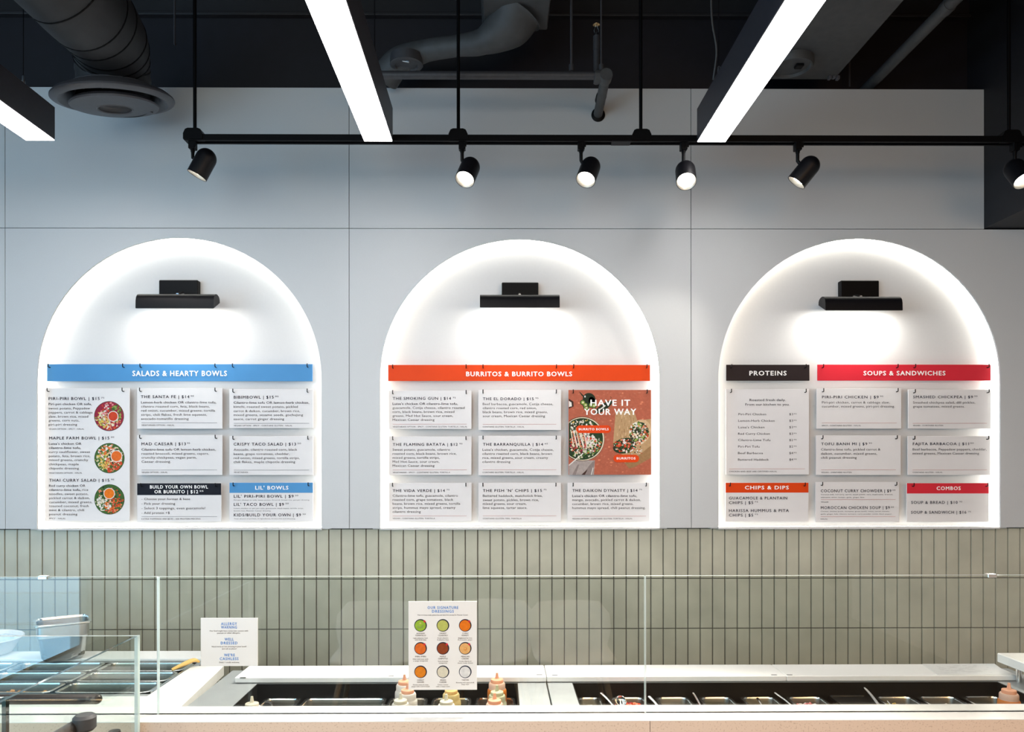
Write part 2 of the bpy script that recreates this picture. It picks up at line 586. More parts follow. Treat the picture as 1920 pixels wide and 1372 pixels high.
m.build('joiner', 'black_fitting', t, smooth=False)
m = MB(); m.box(xk0 - 0.008, xk0 + 0.02, YK - 0.019, YK + 0.019, zk0 + 0.001, zk1 + 0.001, bevel=0.003)
m.build('end_cap', 'black_metal', t, smooth=False)

spots = [  # adapter px, head centre px, aim, where
    (362, (382, 306), (-0.45, -0.05, -0.89), 'black track spotlight at the left end of the track, tilted down to the left'),
    (867, (879, 320), (-0.25, -0.50, -0.83), 'black track spotlight showing its bright lens, near the track rod left of centre'),
    (1090, (1105, 320), (-0.30, -0.45, -0.84), 'black track spotlight showing its bright lens, left of the bent grey pipe end'),
    (1282, (1286, 326), (-0.10, -0.60, -0.79), 'black track spotlight pointing straight at the room, beside the end of the right linear light'),
    (1496, (1511, 321), (-0.60, 0.22, -0.77), 'black track spotlight over the right arch, tilted left with its lens turned away'),
    (1903, (1908, 324), (0.10, -0.55, -0.83), 'black track spotlight cut off by the right edge, shining against the black bulkhead'),
]
for k, (ax, hc, d, lab) in enumerate(spots):
    x = P(ax, 275, YK).x
    t = thing('track_spotlight', (x, YK, zk0), lab, 'spotlight', 'track spotlights')
    m = MB()
    m.box(x - 0.012, x + 0.012, YK - 0.013, YK + 0.013, zk0 - 0.026, zk0 + 0.003, bevel=0.002)
    m.box(x + 0.002, x + 0.016, YK - 0.0155, YK - 0.010, zk0 - 0.018, zk0 - 0.002)
    m.build('adapter', 'black_metal', t, smooth=False)
    d = Vector(d).normalized()
    c = P(*hc, YK)
    Rh, Lh = 0.0355, 0.050
    p1 = c - d * 0.012 + Vector((x - c.x, 0, 0)) * 0.6
    m = MB()
    zs = max(p1.z + 0.01, zk0 - 0.062)
    m.tube([(x, YK, zk0 - 0.024), (x, YK, zk0 - 0.034)], 0.0075, 12)
    m.tube([(x, YK, zk0 - 0.032), (x, YK, zs), tuple(p1)], 0.0062, 12)
    m.build('stem', 'black_metal', t)
    m = MB()
    prof = [(0.0325, Lh - 0.012), (0.034, Lh), (Rh, Lh), (Rh, -0.02)]
    for q in range(1, 9):
        a = math.pi / 2 * q / 8
        prof.append((Rh * math.cos(a), -0.02 - Rh * math.sin(a)))
    m.lathe(prof, c, d, 36, cap0=False)
    head = m.build('head', 'black_fitting', t, angle=50)
    m = MB()
    m.lathe([(0.0335, Lh - 0.001), (0.031, Lh - 0.003), (0.024, Lh - 0.014)], c, d, 32, cap0=False, cap1=False)
    m.build('reflector', 'spot_inner', head)
    m = MB()
    m.lathe([(0.0245, Lh - 0.018), (0.0245, Lh - 0.013), (0.014, Lh - 0.009), (0.0, Lh - 0.007)], c, d, 32)
    m.build('lens', 'spot_lens', head)
    l = bpy.data.lights.new('spot_beam', 'SPOT')
    l.energy, l.color, l.spot_size, l.spot_blend, l.shadow_soft_size = W_SPOT * (0.25, 1.3, 1.5, 2.0, 0.15, 1.5)[k], (1, 0.93, 0.82), math.radians(62), 0.6, 0.025
    lo = bpy.data.objects.new('spot_beam', l)
    COL.objects.link(lo)
    lo.location = c + d * (Lh + 0.004)
    lo.rotation_euler = d.to_track_quat('-Z', 'Y').to_euler()

# ================================================================== picture lights
for k, (pl, br, lab) in enumerate((((298, 371, 524, 549), (241, 401, 547, 577), 'black picture light above the blue banner in the left arch'),
                              ((941, 1010, 529, 549), (900, 1050, 549, 576), 'black picture light above the long orange banner in the middle arch'),
                              ((1577, 1649, 526, 552), (1548, 1706, 553, 582), 'black picture light above the dark and red banners in the right arch'))):
    cx = ARCH[k][0]
    xa, za = XZ(pl[0], pl[2], YN - 0.03)
    xb, zb = XZ(pl[1], pl[3] + 6, YN - 0.03)
    t = thing('picture_light', (cx, YN, za), lab, 'wall light', 'picture lights')
    m = MB()
    m.box(xa, xb, YN - 0.03, YN - 0.0005, zb, za, bevel=0.003)
    m.build('wall_plate', 'black_metal', t, smooth=False)
    YB2 = 2.975
    s0 = XZ(br[0], br[2], YB2)
    s1 = XZ(br[1], br[3], YB2)
    hz = s0[1] - s1[1]
    xm = (s0[0] + s1[0]) / 2
    ln = (s1[0] - s0[0]) / 2
    if k != 1:
        ln -= 0.014
        xm += 0.012 if k == 0 else -0.012
    zc = s1[1]
    m = MB()
    m.tube([(xm, YN - 0.028, zc + hz + 0.012), (xm, YN - 0.055, zc + hz + 0.016), (xm, YB2 + 0.03, zc + hz - 0.002)], 0.006, 12)
    m.build('arm', 'chrome', t)
    # half-round shade, open underneath
    m = MB()
    W = 0.066
    prof = []
    for q in range(13):
        a = math.pi * q / 12
        yy = YB2 + 0.004 + W / 2 - (W / 2) * math.cos(a)
        zz = zc + hz * (math.sin(a) ** 0.5) if q <= 6 else zc + hz * (0.55 + 0.45 * math.sin(a) ** 0.6)
        prof.append((yy, zz))
    inner = [(y + (0.0025 if y < YB2 + 0.041 else -0.0025), z - 0.0025 if z > zc + 0.003 else z) for y, z in prof]
    for q in range(12):
        pass
    rings = [[(xm - ln, y, z) for y, z in prof], [(xm + ln, y, z) for y, z in prof]]
    m.loft(rings, 0, closed=False)
    for sx in (-1, 1):
        m.ngon([(xm + sx * ln, y, z) for y, z in prof])
    m.loft([[(xm - ln + 0.002, y, z) for y, z in inner], [(xm + ln - 0.002, y, z) for y, z in inner]], 0, closed=False)
    m.recalc = False
    m.build('shade', 'black_fitting', t, angle=30)
    area_light('picture_beam', (xm, YB2 + 0.046, zc + 0.0115), (math.radians(14), 0, 0), ln * 1.9, 0.016, W_PICTURE, (1, 0.96, 0.88), math.radians(178))

# ================================================================== printed lettering
_tc = {}


def text_geo(body, bold, track):
    key = (body, track)
    if key not in _tc:
        c = bpy.data.curves.new('lettering', 'FONT')
        c.body = body
        c.size = 1
        c.resolution_u = 2
        c.space_character = track
        o = bpy.data.objects.new('lettering', c)
        me = o.to_mesh()
        vs = [(v.co.x, v.co.y) for v in me.vertices]
        fs = [tuple(p.vertices) for p in me.polygons]
        o.to_mesh_clear()
        bpy.data.objects.remove(o)
        bpy.data.curves.remove(c)
        _tc[key] = (vs, fs, min(v[0] for v in vs), max(v[0] for v in vs))
    return _tc[key]


STY = {  # material, boldness, tracking
    'T': ('ink', 0.014, 1.18), 'B': ('ink_grey', 0.006, 1.04), 'b': ('ink', 0.010, 1.04), 'S': ('ink_grey', 0.012, 1.06), 's': ('ink_grey', 0.0, 1.02),
    'W': ('ink_white', 0.028, 1.16), 'U': ('ink', 0.0, 1.0), 'w': ('ink_white', 0.012, 1.0), 'L': ('ink_blue', 0.028, 1.22), 'N': ('ink_brown', 0.01, 1.02)}


class Sheet:
    """collects flat print (lettering, rules, colour patches) at one depth; coordinates in pixels of a zoom crop"""

    def __init__(s, Y, scale=1.0, ox=0, oy=0, sl=0.0):
        s.Y, s.k, s.ox, s.oy = Y, scale, ox, oy
        s.m = MB()
        s.m.recalc = False
        s.mats = []
        s.lift = 0.0
        s.sl = sl

    def mi(s, name):
        if name not in s.mats:
            s.mats.append(name)
        return s.mats.index(name)

    def px(s, x, y):
        return s.ox + x / s.k, s.oy + y / s.k

    def W(s, x, y):
        p = P(*s.px(x, y), s.Y)
        return Vector((p.x, s.Y - s.lift, p.z))

    def text(s, sty, body, x0, x1, base, cap):
        mt, bold, track = STY[sty]
        vs, fs, a, b = text_geo(body, bold, track)
        mi = s.mi(mt)
        A, B = s.W(x0, base), s.W(x1, base)
        h = (s.W(x0, base - cap).z - A.z) / 0.7
        sx = (B.x - A.x) / (b - a)
        # heavier weights: the same glyphs struck again with a tiny shift
        strikes = [(0, 0)] if bold < 0.002 else [(-bold, 0), (bold, 0)] if bold < 0.013 else [(-bold, 0), (bold, 0), (0, bold * .8), (0, -bold * .8)]
        for n_, (dx, dy) in enumerate(strikes):
            V = [s.m.bm.verts.new((A.x + (x - a + dx) * sx, s.Y - s.lift - n_ * 2e-5, A.z + (y + dy) * h)) for x, y in vs]
            for f in fs:
                try:
                    q = s.m.bm.faces.new([V[i] for i in f]); q.material_index = mi
                except ValueError:
                    pass

    def poly(s, pts, mt):
        s.m.ngon([s.W(*p) for p in pts][::-1], s.mi(mt))

    def rect(s, x0, y0, x1, y1, mt):
        s.poly([(x0, y0), (x1, y0), (x1, y1), (x0, y1)], mt)

    def disc(s, x, y, r, mt, n=20, ry=None, rot=0):
        ry = ry or r
        c, q = math.cos(rot), math.sin(rot)
        s.poly([(x + r * math.cos(t) * c - ry * math.sin(t) * q, y + r * math.cos(t) * q + ry * math.sin(t) * c) for t in [2 * math.pi * k / n for k in range(n)]], mt)

    def build(s, name, parent):
        return s.m.build(name, s.mats, parent, smooth=False)


YC = 3.078       # front of the hanging cards
CT = 0.004


def hook(px, py, Y, label, group):
    """square bent black hook: screwed into the niche, through the hole, tip turned up"""
    p = P(px, py + 6, Y)
    m = MB()
    m.tube([(p.x, YN, p.z), (p.x, Y - 0.012, p.z), (p.x, Y - 0.0145, p.z + 0.0025), (p.x, Y - 0.0145, p.z + 0.014)], 0.0019, 8)
    o = m.build('wall_hook', 'black_metal', None, origin=(p.x, YN, p.z))
    tag(o, label, 'hook', group)


def card(name, label, rect, Z, lines, hooks, title, group, face='card_white', header=None, rules=(), arch='left', deco=None, cat='menu card', Y=YC):
    """rect in photo pixels, everything else in pixels of the zoom crop Z = (scale, ox, oy)"""
    x0, y0, x1, y1 = rect
    a, b = P(x0, (y0 + y1) / 2, Y), P(x1, (y0 + y1) / 2, Y)
    zt, zb = P((x0 + x1) / 2, y0, Y).z, P((x0 + x1) / 2, y1, Y).z
    m = MB()
    m.box(a.x, b.x, Y, Y + CT, zb, zt, 0, bevel=0.0006)
    o = m.build(name, face, None, smooth=False, origin=((a.x + b.x) / 2, Y + CT, zb))
    tag(o, label, cat, group)
    if header:
        hx = Sheet(Y, *Z); hx.lift = 0.0004
        hb, hm = header
        q0, q1 = (x0 + 0.3 - Z[1]) * Z[0], (x1 - 0.3 - Z[1]) * Z[0]
        hx.rect(q0, (y0 + 0.3 - Z[2]) * Z[0], q1, hb, hm)
        hx.build('header_band', o)
    if deco:
        deco(o, Y, Z)
    blocks = [[]]
    for L in lines:
        if L is None:
            blocks.append([])
        else:
            blocks[-1].append(L)
    for bi, bl in enumerate(blocks):
        s = Sheet(Y, *Z); s.lift = 0.0016
        for L in bl:
            s.text(*L)
        if bi == len(blocks) - 1:
            for (rx0, rx1, ry, rm) in rules:
                s.rect(rx0, ry - 0.8, rx1, ry + 0.8, rm)
        s.build('lettering', o)
    for i, hxp in enumerate(hooks):
        where = ('left', 'right') if len(hooks) == 2 else ('first', 'second', 'third', 'fourth', 'fifth', 'sixth')
        w_ = where[i] + (' end' if len(hooks) == 2 else ' from the left')
        lab = f'small black hook holding the {where[i]} end of the {title}' if len(hooks) == 2 else f'small black hook, {where[i]} from the left, along the {title}'
        hook(Z[1] + hxp / Z[0], y0, Y, lab, f'hooks in the {arch} arch')
    return o


def sup(txt, x0, x1, base, cap=8):
    return ('U', txt, x0, x1, base, cap)


# ------------------------------------------------------------------ left arch
Z1 = (3.0, 0, 640)
G1 = 'menu cards in the left arch'
card('menu_banner', 'long blue banner lettered SALADS & HEARTY BOWLS across the left arch', (88, 682, 586, 714), Z1,
     [('W', 'SALADS & HEARTY BOWLS', 747, 1277, 192, 29)], [283, 700, 797, 1217, 1315, 1733], 'blue SALADS & HEARTY BOWLS banner', 'section banners', face='blue', arch='left', cat='sign')


def food_bits(s, cx, cy, R, pal, n, rmin, rmax, rnd, inside):
    k = 0
    while k < n:
        a = rnd.uniform(0, 2 * math.pi); q = R * math.sqrt(rnd.random())
        x, y = cx + q * math.cos(a), cy + q * math.sin(a)
        r = rnd.uniform(rmin, rmax)
        k += 1
        if not inside(x, y, r):
            continue
        s.lift = 0.0009 + k * 0.0000008
        e = rnd.uniform(0.45, 1)
        nn = rnd.choice((5, 6, 7))
        t0 = rnd.uniform(0, 6.28)
        c, sn = math.cos(t0), math.sin(t0)
        pts = []
        for i in range(nn):
            t = 2 * math.pi * i / nn
            rr = r * rnd.uniform(0.75, 1.1)
            u, v = rr * math.cos(t), rr * e * math.sin(t)
            pts.append((x + u * c - v * sn, y + u * sn + v * c))
        s.poly(pts, rnd.choice(pal))


def bowls_deco(o, Y, Z):
    spec = [((614, 418), 84, (637, 419), 30, 'tomato', [['redcabbage', 'redcabbage', 'tomato', 'pink', 'offwhite'], ['corn', 'leaflight', 'cream'], ['salmon', 'tomato', 'cream'], ['leaf', 'leaflight']]),
            ((616, 654), 85, (656, 643), 33, 'sorange', [['salmon', 'sorange', 'offwhite'], ['corn', 'corn', 'leaflight', 'cream'], ['tomato', 'tomato', 'salmon'], ['salmon', 'leafdark', 'cream']]),
            ((616, 886), 85, (615, 853), 32, 'dorange', [['leaf', 'leafdark', 'salmon'], ['offwhite', 'offwhite', 'cream', 'leaf'], ['tomato', 'salmon', 'sorange'], ['leafdark', 'leaf', 'tomato']])]
    for (c, R, sc, sr, sm, sect) in spec:
        s = Sheet(Y, *Z)
        rnd = random.Random(int(c[1]))
        s.lift = 0.0005; s.disc(*c, R, 'leafdark', 40)
        s.lift = 0.0006; s.disc(c[0], c[1], R * 0.97, 'redcabbage' if R == 84 else 'leaf', 40)
        ins = lambda x, y, r: (x - c[0]) ** 2 + (y - c[1]) ** 2 < (R - r - 1) ** 2
        for q, pal in enumerate(sect):
            a = math.radians((250, 150, 60, -20)[q])
            food_bits(s, c[0] + R * 0.48 * math.cos(a), c[1] + R * 0.48 * math.sin(a), R * 0.56, pal, 110, 3.5, 9, rnd, ins)
        s.lift = 0.0012; s.disc(*sc, sr, 'offwhite', 28)
        s.lift = 0.0013; s.disc(*sc, sr - 4, sm, 28)
        s.build('food_photo', o)


card('menu_card', 'tall white card with three round food photos, headed PIRI-PIRI BOWL', (84, 727, 243, 976), Z1, [
    ('T', 'PIRI-PIRI BOWL | $15', 275, 562, 327, 16), sup('75', 570, 588, 319),
    ('b', 'Piri-piri chicken OR tofu,', 275, 517, 356, 13), ('B', 'sweet potato, Peppadew', 275, 508, 380, 13), ('B', 'peppers, carrot & cabbage', 275, 522, 403, 13),
    ('B', 'slaw, brown rice, mixed', 275, 497, 426, 13), ('B', 'greens, corn nuts,', 275, 447, 448, 13), ('B', 'piri-piri dressing', 275, 435, 471, 13), ('S', 'VEGAN OPTION - SPICY - HALAL', 275, 475, 494, 8), None,
    ('T', 'MAPLE FARM BOWL | $15', 278, 616, 549, 16), sup('50', 625, 643, 540),
    ('b', "Luisa's chicken OR", 276, 459, 579, 13), ('b', 'cilantro-lime tofu,', 276, 456, 602, 13), ('B', 'curry cauliflower, sweet', 276, 508, 625, 13), ('B', 'potato, feta, brown rice,', 276, 509, 648, 13),
    ('B', 'mixed greens, crunchy', 276, 497, 670, 13), ('B', 'chickpeas, maple', 276, 444, 694, 13), ('B', 'chipotle dressing', 276, 445, 717, 13), ('S', 'VEGETARIAN OPTION - HALAL', 276, 463, 741, 8), None,
    ('T', 'THAI CURRY SALAD | $15', 278, 616, 786, 16), sup('95', 625, 643, 778),
    ('b', 'Red curry chicken OR', 277, 481, 815, 13), ('b', 'cilantro-lime tofu,', 277, 456, 838, 13), ('B', 'rice', 463, 497, 838, 13), ('B', 'noodles, sweet potato,', 277, 497, 861, 13), ('B', 'pickled carrot & daikon,', 277, 506, 884, 13),
    ('B', 'cucumber, mixed greens,', 277, 520, 907, 13), ('B', 'toasted coconut, fresh', 277, 500, 929, 13), ('B', 'mint & cilantro, chili', 277, 474, 952, 13), ('B', 'peanut dressing', 277, 436, 975, 13), ('S', 'SPICY - HALAL', 277, 370, 997, 8)],
    [277, 697], 'tall PIRI-PIRI BOWL card', G1, deco=bowls_deco)
card('menu_card', 'white menu card headed THE SANTA FE, under the blue banner', (257, 727, 417, 803), Z1, [
    ('T', 'THE SANTA FE | $14', 794, 1066, 317, 16), sup('95', 1073, 1092, 309), ('b', 'Lemon-herb chicken OR cilantro-lime tofu,', 795, 1217, 347, 13),
    ('B', 'cilantro roasted corn, feta, black beans,', 795, 1180, 370, 13), ('B', 'red onion, cucumber, mixed greens, tortilla', 795, 1211, 393, 13), ('B', 'strips, chili flakes, fresh lime squeeze,', 795, 1165, 416, 13),
    ('B', 'avocado-tomatillo dressing', 795, 1062, 439, 13), ('S', 'VEGETARIAN OPTION - HALAL', 797, 982, 473, 8)], [795, 1217], 'THE SANTA FE card', G1, rules=[(797, 1222, 456, 'ink_grey')])
card('menu_card', 'white menu card headed BIBIMBOWL, under the right end of the blue banner', (430, 729, 587, 802), Z1, [
    ('T', 'BIBIMBOWL | $15', 1316, 1540, 320, 16), sup('95', 1548, 1568, 312), ('b', 'Cilantro-lime tofu OR lemon-herb chicken,', 1315, 1740, 349, 13),
    ('B', 'kimchi, roasted sweet potato, pickled', 1315, 1676, 372, 13), ('B', 'carrot & daikon, cucumber, brown rice,', 1315, 1688, 396, 13), ('B', 'mixed greens, sesame seeds, gochujang', 1315, 1705, 418, 13),
    ('B', 'sauce, carrot ginger dressing', 1315, 1599, 441, 13), ('S', 'VEGAN OPTION - SPICY - CONTAINS GLUTEN - HALAL', 1316, 1645, 476, 8)], [1317, 1733], 'BIBIMBOWL card', G1, rules=[(1316, 1740, 459, 'ink_grey')])
card('menu_card', 'white menu card headed MAD CAESAR, in the middle column of the left arch', (257, 815, 417, 890), Z1, [
    ('T', 'MAD CAESAR | $13', 797, 1046, 582, 16), sup('95', 1053, 1070, 574), ('b', 'Cilantro-lime tofu OR lemon-herb chicken,', 797, 1214, 612, 13),
    ('B', 'roasted broccoli, mixed greens, capers,', 797, 1176, 635, 13), ('B', 'crunchy chickpeas, vegan parm,', 797, 1107, 657, 13), ('B', 'Caesar dressing.', 797, 962, 680, 13), ('S', 'VEGAN OPTION - HALAL', 797, 944, 738, 8)],
    [795, 1218], 'MAD CAESAR card', G1, rules=[(797, 1222, 721, 'ink_grey')])
card('menu_card', 'white menu card headed CRISPY TACO SALAD, above the LIL\' BOWLS card', (430, 817, 587, 890), Z1, [
    ('T', 'CRISPY TACO SALAD | $13', 1315, 1665, 584, 16), sup('50', 1674, 1694, 576), ('B', 'Avocado, cilantro roasted corn, black', 1315, 1672, 613, 13),
    ('B', 'beans, grape tomatoes, cheddar,', 1315, 1630, 637, 13), ('B', 'red onion, mixed greens, tortilla strips,', 1315, 1686, 660, 13), ('B', 'chili flakes, maple chipotle dressing', 1315, 1661, 682, 13), ('S', 'VEGETARIAN', 1316, 1395, 738, 8)],
    [1317, 1736], 'CRISPY TACO SALAD card', G1, rules=[(1316, 1740, 722, 'ink_grey')])
card('menu_card', 'menu card with a black header lettered BUILD YOUR OWN BOWL OR BURRITO', (257, 905, 415, 977), Z1, [
    ('W', 'BUILD YOUR OWN BOWL', 845, 1170, 825, 18), ('W', 'OR BURRITO | $12', 870, 1115, 852, 18), ('w', '25', 1122, 1145, 843, 8), None,
    ('B', '- Choose your format & base', 797, 1070, 890, 13), ('B', '- Pick your dressing', 797, 986, 916, 13), ('B', '- Select 3 toppings, even guacamole!', 797, 1155, 942, 13), ('B', '- Add protein +$', 797, 955, 968, 13),
    ('S', 'EXTRA TOPPINGS ARE $0.95 - SEE PROTEIN PRICING', 797, 1128, 1000, 8)], [801, 1218], 'BUILD YOUR OWN BOWL card', G1, header=(862, 'ink_black'), rules=[(797, 1222, 983, 'ink_grey')])
card('menu_card', "menu card with a blue header lettered LIL' BOWLS", (430, 904, 587, 977), Z1, [
    ('W', "LIL' BOWLS", 1437, 1622, 831, 20), None, ('T', "LIL' PIRI-PIRI BOWL | $9", 1316, 1652, 877, 16), sup('50', 1660, 1678, 869),
    ('s', 'Piri-piri chicken or tofu, sweet potato, broccoli, brown rice, piri-piri dressing.', 1316, 1742, 893, 6), ('T', "LIL' TACO BOWL | $9", 1316, 1597, 923, 16), sup('50', 1606, 1624, 914),
    ('s', 'Luisa\'s chicken or piri-piri tofu, guacamole, black beans, tortilla strips,', 1316, 1708, 940, 6), ('s', 'brown rice, Mexican Caesar dressing.', 1316, 1525, 954, 6),
    ('T', 'KIDS/BUILD YOUR OWN | $9', 1316, 1693, 982, 16), sup('50', 1702, 1720, 974), ('s', 'Your choice of protein, 3 ingredients, brown rice and dressing.', 1316, 1662, 998, 6)],
    [1318, 1738], "LIL' BOWLS card", G1, header=(850, 'blue'))

# ------------------------------------------------------------------ middle arch
Z2 = (3.2, 680, 640)
G2 = 'menu cards in the middle arch'
card('menu_banner', 'long orange banner lettered BURRITOS & BURRITO BOWLS across the middle arch', (728, 684, 1219, 714), Z2,
     [('W', 'BURRITOS & BURRITO BOWLS', 622, 1256, 208, 27)], [183, 622, 723, 1162, 1265, 1703], 'orange BURRITOS & BURRITO BOWLS banner', 'section banners', face='orange', arch='middle', cat='sign')
RR = 'ink_red'
card('menu_card', 'white menu card headed THE SMOKING GUN, topmost in its column', (729, 732, 884, 804), Z2, [
    ('T', 'THE SMOKING GUN | $14', 181, 530, 349, 16), sup('75', 541, 559, 341), ('b', "Luisa's chicken OR cilantro-lime tofu,", 180, 571, 380, 14), ('B', 'guacamole, Cotija cheese, cilantro roasted', 180, 612, 404, 14),
    ('B', 'corn, black beans, brown rice, mixed', 180, 550, 428, 14), ('B', 'greens, Mad Hot Sauce, sour cream,', 180, 542, 452, 14), ('B', 'Mexican Caesar dressing', 180, 431, 476, 14),
    ('S', 'VEGETARIAN OPTION - SPICY - CONTAINS GLUTEN: TORTILLA - HALAL', 181, 628, 515, 8)], [183, 622], 'THE SMOKING GUN card', G2, rules=[(181, 625, 496, RR)], arch='middle')
card('menu_card', 'white menu card headed THE EL DORADO, left of the food picture', (897, 731, 1052, 806), Z2, [
    ('T', 'THE EL DORADO | $15', 722, 1026, 352, 16), sup('95', 1036, 1055, 344), ('B', 'Beef barbacoa, guacamole, Cotija cheese,', 721, 1142, 382, 14), ('B', 'cilantro roasted corn, red onion,', 721, 1044, 406, 14),
    ('B', 'black beans, brown rice, mixed greens,', 721, 1110, 430, 14), ('B', 'sour cream, Mexican Caesar dressing', 721, 1094, 454, 14), ('S', 'CONTAINS GLUTEN: TORTILLA - HALAL', 721, 970, 516, 8)],
    [723, 1161], 'THE EL DORADO card', G2, rules=[(721, 1162, 497, RR)], arch='middle')
card('menu_card', 'white menu card headed THE FLAMING BATATA, between two cards of its column', (729, 818, 884, 890), Z2, [
    ('T', 'THE FLAMING BATATA | $12', 181, 570, 625, 16), sup('95', 580, 599, 617), ('B', 'Sweet potato, guacamole, cilantro', 180, 524, 655, 14), ('B', 'roasted corn, black beans, brown rice,', 180, 563, 679, 14),
    ('B', 'mixed greens, tortilla strips,', 180, 462, 703, 14), ('B', 'Mad Hot Sauce, sour cream,', 180, 460, 727, 14), ('B', 'Mexican Caesar dressing', 180, 431, 751, 14), ('S', 'VEGETARIAN - SPICY - CONTAINS GLUTEN: TORTILLA', 181, 525, 789, 8)],
    [183, 621], 'THE FLAMING BATATA card', G2, rules=[(181, 625, 770, RR)], arch='middle')
card('menu_card', 'white menu card headed THE BARRANQUILLA, beside the lower half of the food picture', (897, 817, 1052, 891), Z2, [
    ('T', 'THE BARRANQUILLA | $14', 722, 1082, 625, 16), sup('65', 1092, 1111, 617), ('B', "Luisa's chicken, guacamole, Cotija cheese,", 719, 1145, 656, 14), ('B', 'cilantro roasted corn, black beans, brown', 719, 1136, 680, 14),
    ('B', 'rice, mixed greens, sour cream, creamy', 719, 1112, 704, 14), ('B', 'cilantro dressing', 719, 886, 728, 14), ('S', 'CONTAINS GLUTEN: TORTILLA - HALAL', 719, 968, 789, 8)],
    [723, 1160], 'THE BARRANQUILLA card', G2, rules=[(721, 1162, 770, RR)], arch='middle')
card('menu_card', 'white menu card headed THE VIDA VERDE, bottom left in the middle arch', (729, 905, 884, 977), Z2, [
    ('T', 'THE VIDA VERDE | $14', 180, 493, 902, 16), sup('75', 503, 521, 893), ('B', 'Cilantro-lime tofu, guacamole, cilantro', 180, 571, 931, 14), ('B', 'roasted corn, grape tomatoes, black', 180, 543, 955, 14),
    ('B', 'beans, brown rice, mixed greens, tortilla', 180, 585, 979, 14), ('B', 'strips, hummus mayo spread, creamy', 180, 556, 1003, 14), ('B', 'cilantro dressing', 180, 348, 1027, 14), ('S', 'VEGAN - CONTAINS GLUTEN: TORTILLA', 180, 434, 1065, 8)],
    [182, 620], 'THE VIDA VERDE card', G2, rules=[(180, 624, 1046, RR)], arch='middle')
card('menu_card', "white menu card headed THE FISH 'N' CHIPS, lowest in its column", (897, 905, 1052, 978), Z2, [
    ('T', "THE FISH 'N' CHIPS | $15", 721, 1075, 902, 16), sup('75', 1085, 1103, 893), ('B', 'Battered haddock, matchstick fries,', 721, 1078, 932, 14), ('B', 'sweet potato, pickles, brown rice,', 721, 1056, 957, 14),
    ('B', 'mixed greens, sour cream,', 721, 982, 980, 14), ('B', 'lime squeeze, tartar sauce.', 721, 987, 1004, 14), ('S', 'CONTAINS GLUTEN: FISH, TORTILLA', 721, 953, 1066, 8)],
    [722, 1158], "THE FISH 'N' CHIPS card", G2, rules=[(721, 1162, 1046, RR)], arch='middle')
card('menu_card', 'white menu card headed THE DAIKON DYNASTY, below the food picture', (1064, 905, 1218, 978), Z2, [
    ('T', 'THE DAIKON DYNASTY | $14', 1258, 1648, 902, 16), sup('75', 1658, 1676, 893), ('b', "Luisa's chicken OR cilantro-lime tofu,", 1257, 1645, 933, 14), ('B', 'mango, avocado, pickled carrot & daikon,', 1257, 1668, 957, 14),
    ('B', 'cucumber, brown rice, mixed greens,', 1257, 1623, 981, 14), ('B', 'hummus mayo spread, chili peanut dressing.', 1257, 1696, 1005, 14), ('S', 'VEGAN OPTION - CONTAINS GLUTEN: TORTILLA - HALAL', 1257, 1618, 1067, 8)],
    [1261, 1698], 'THE DAIKON DYNASTY card', G2, rules=[(1257, 1699, 1048, RR)], arch='middle')


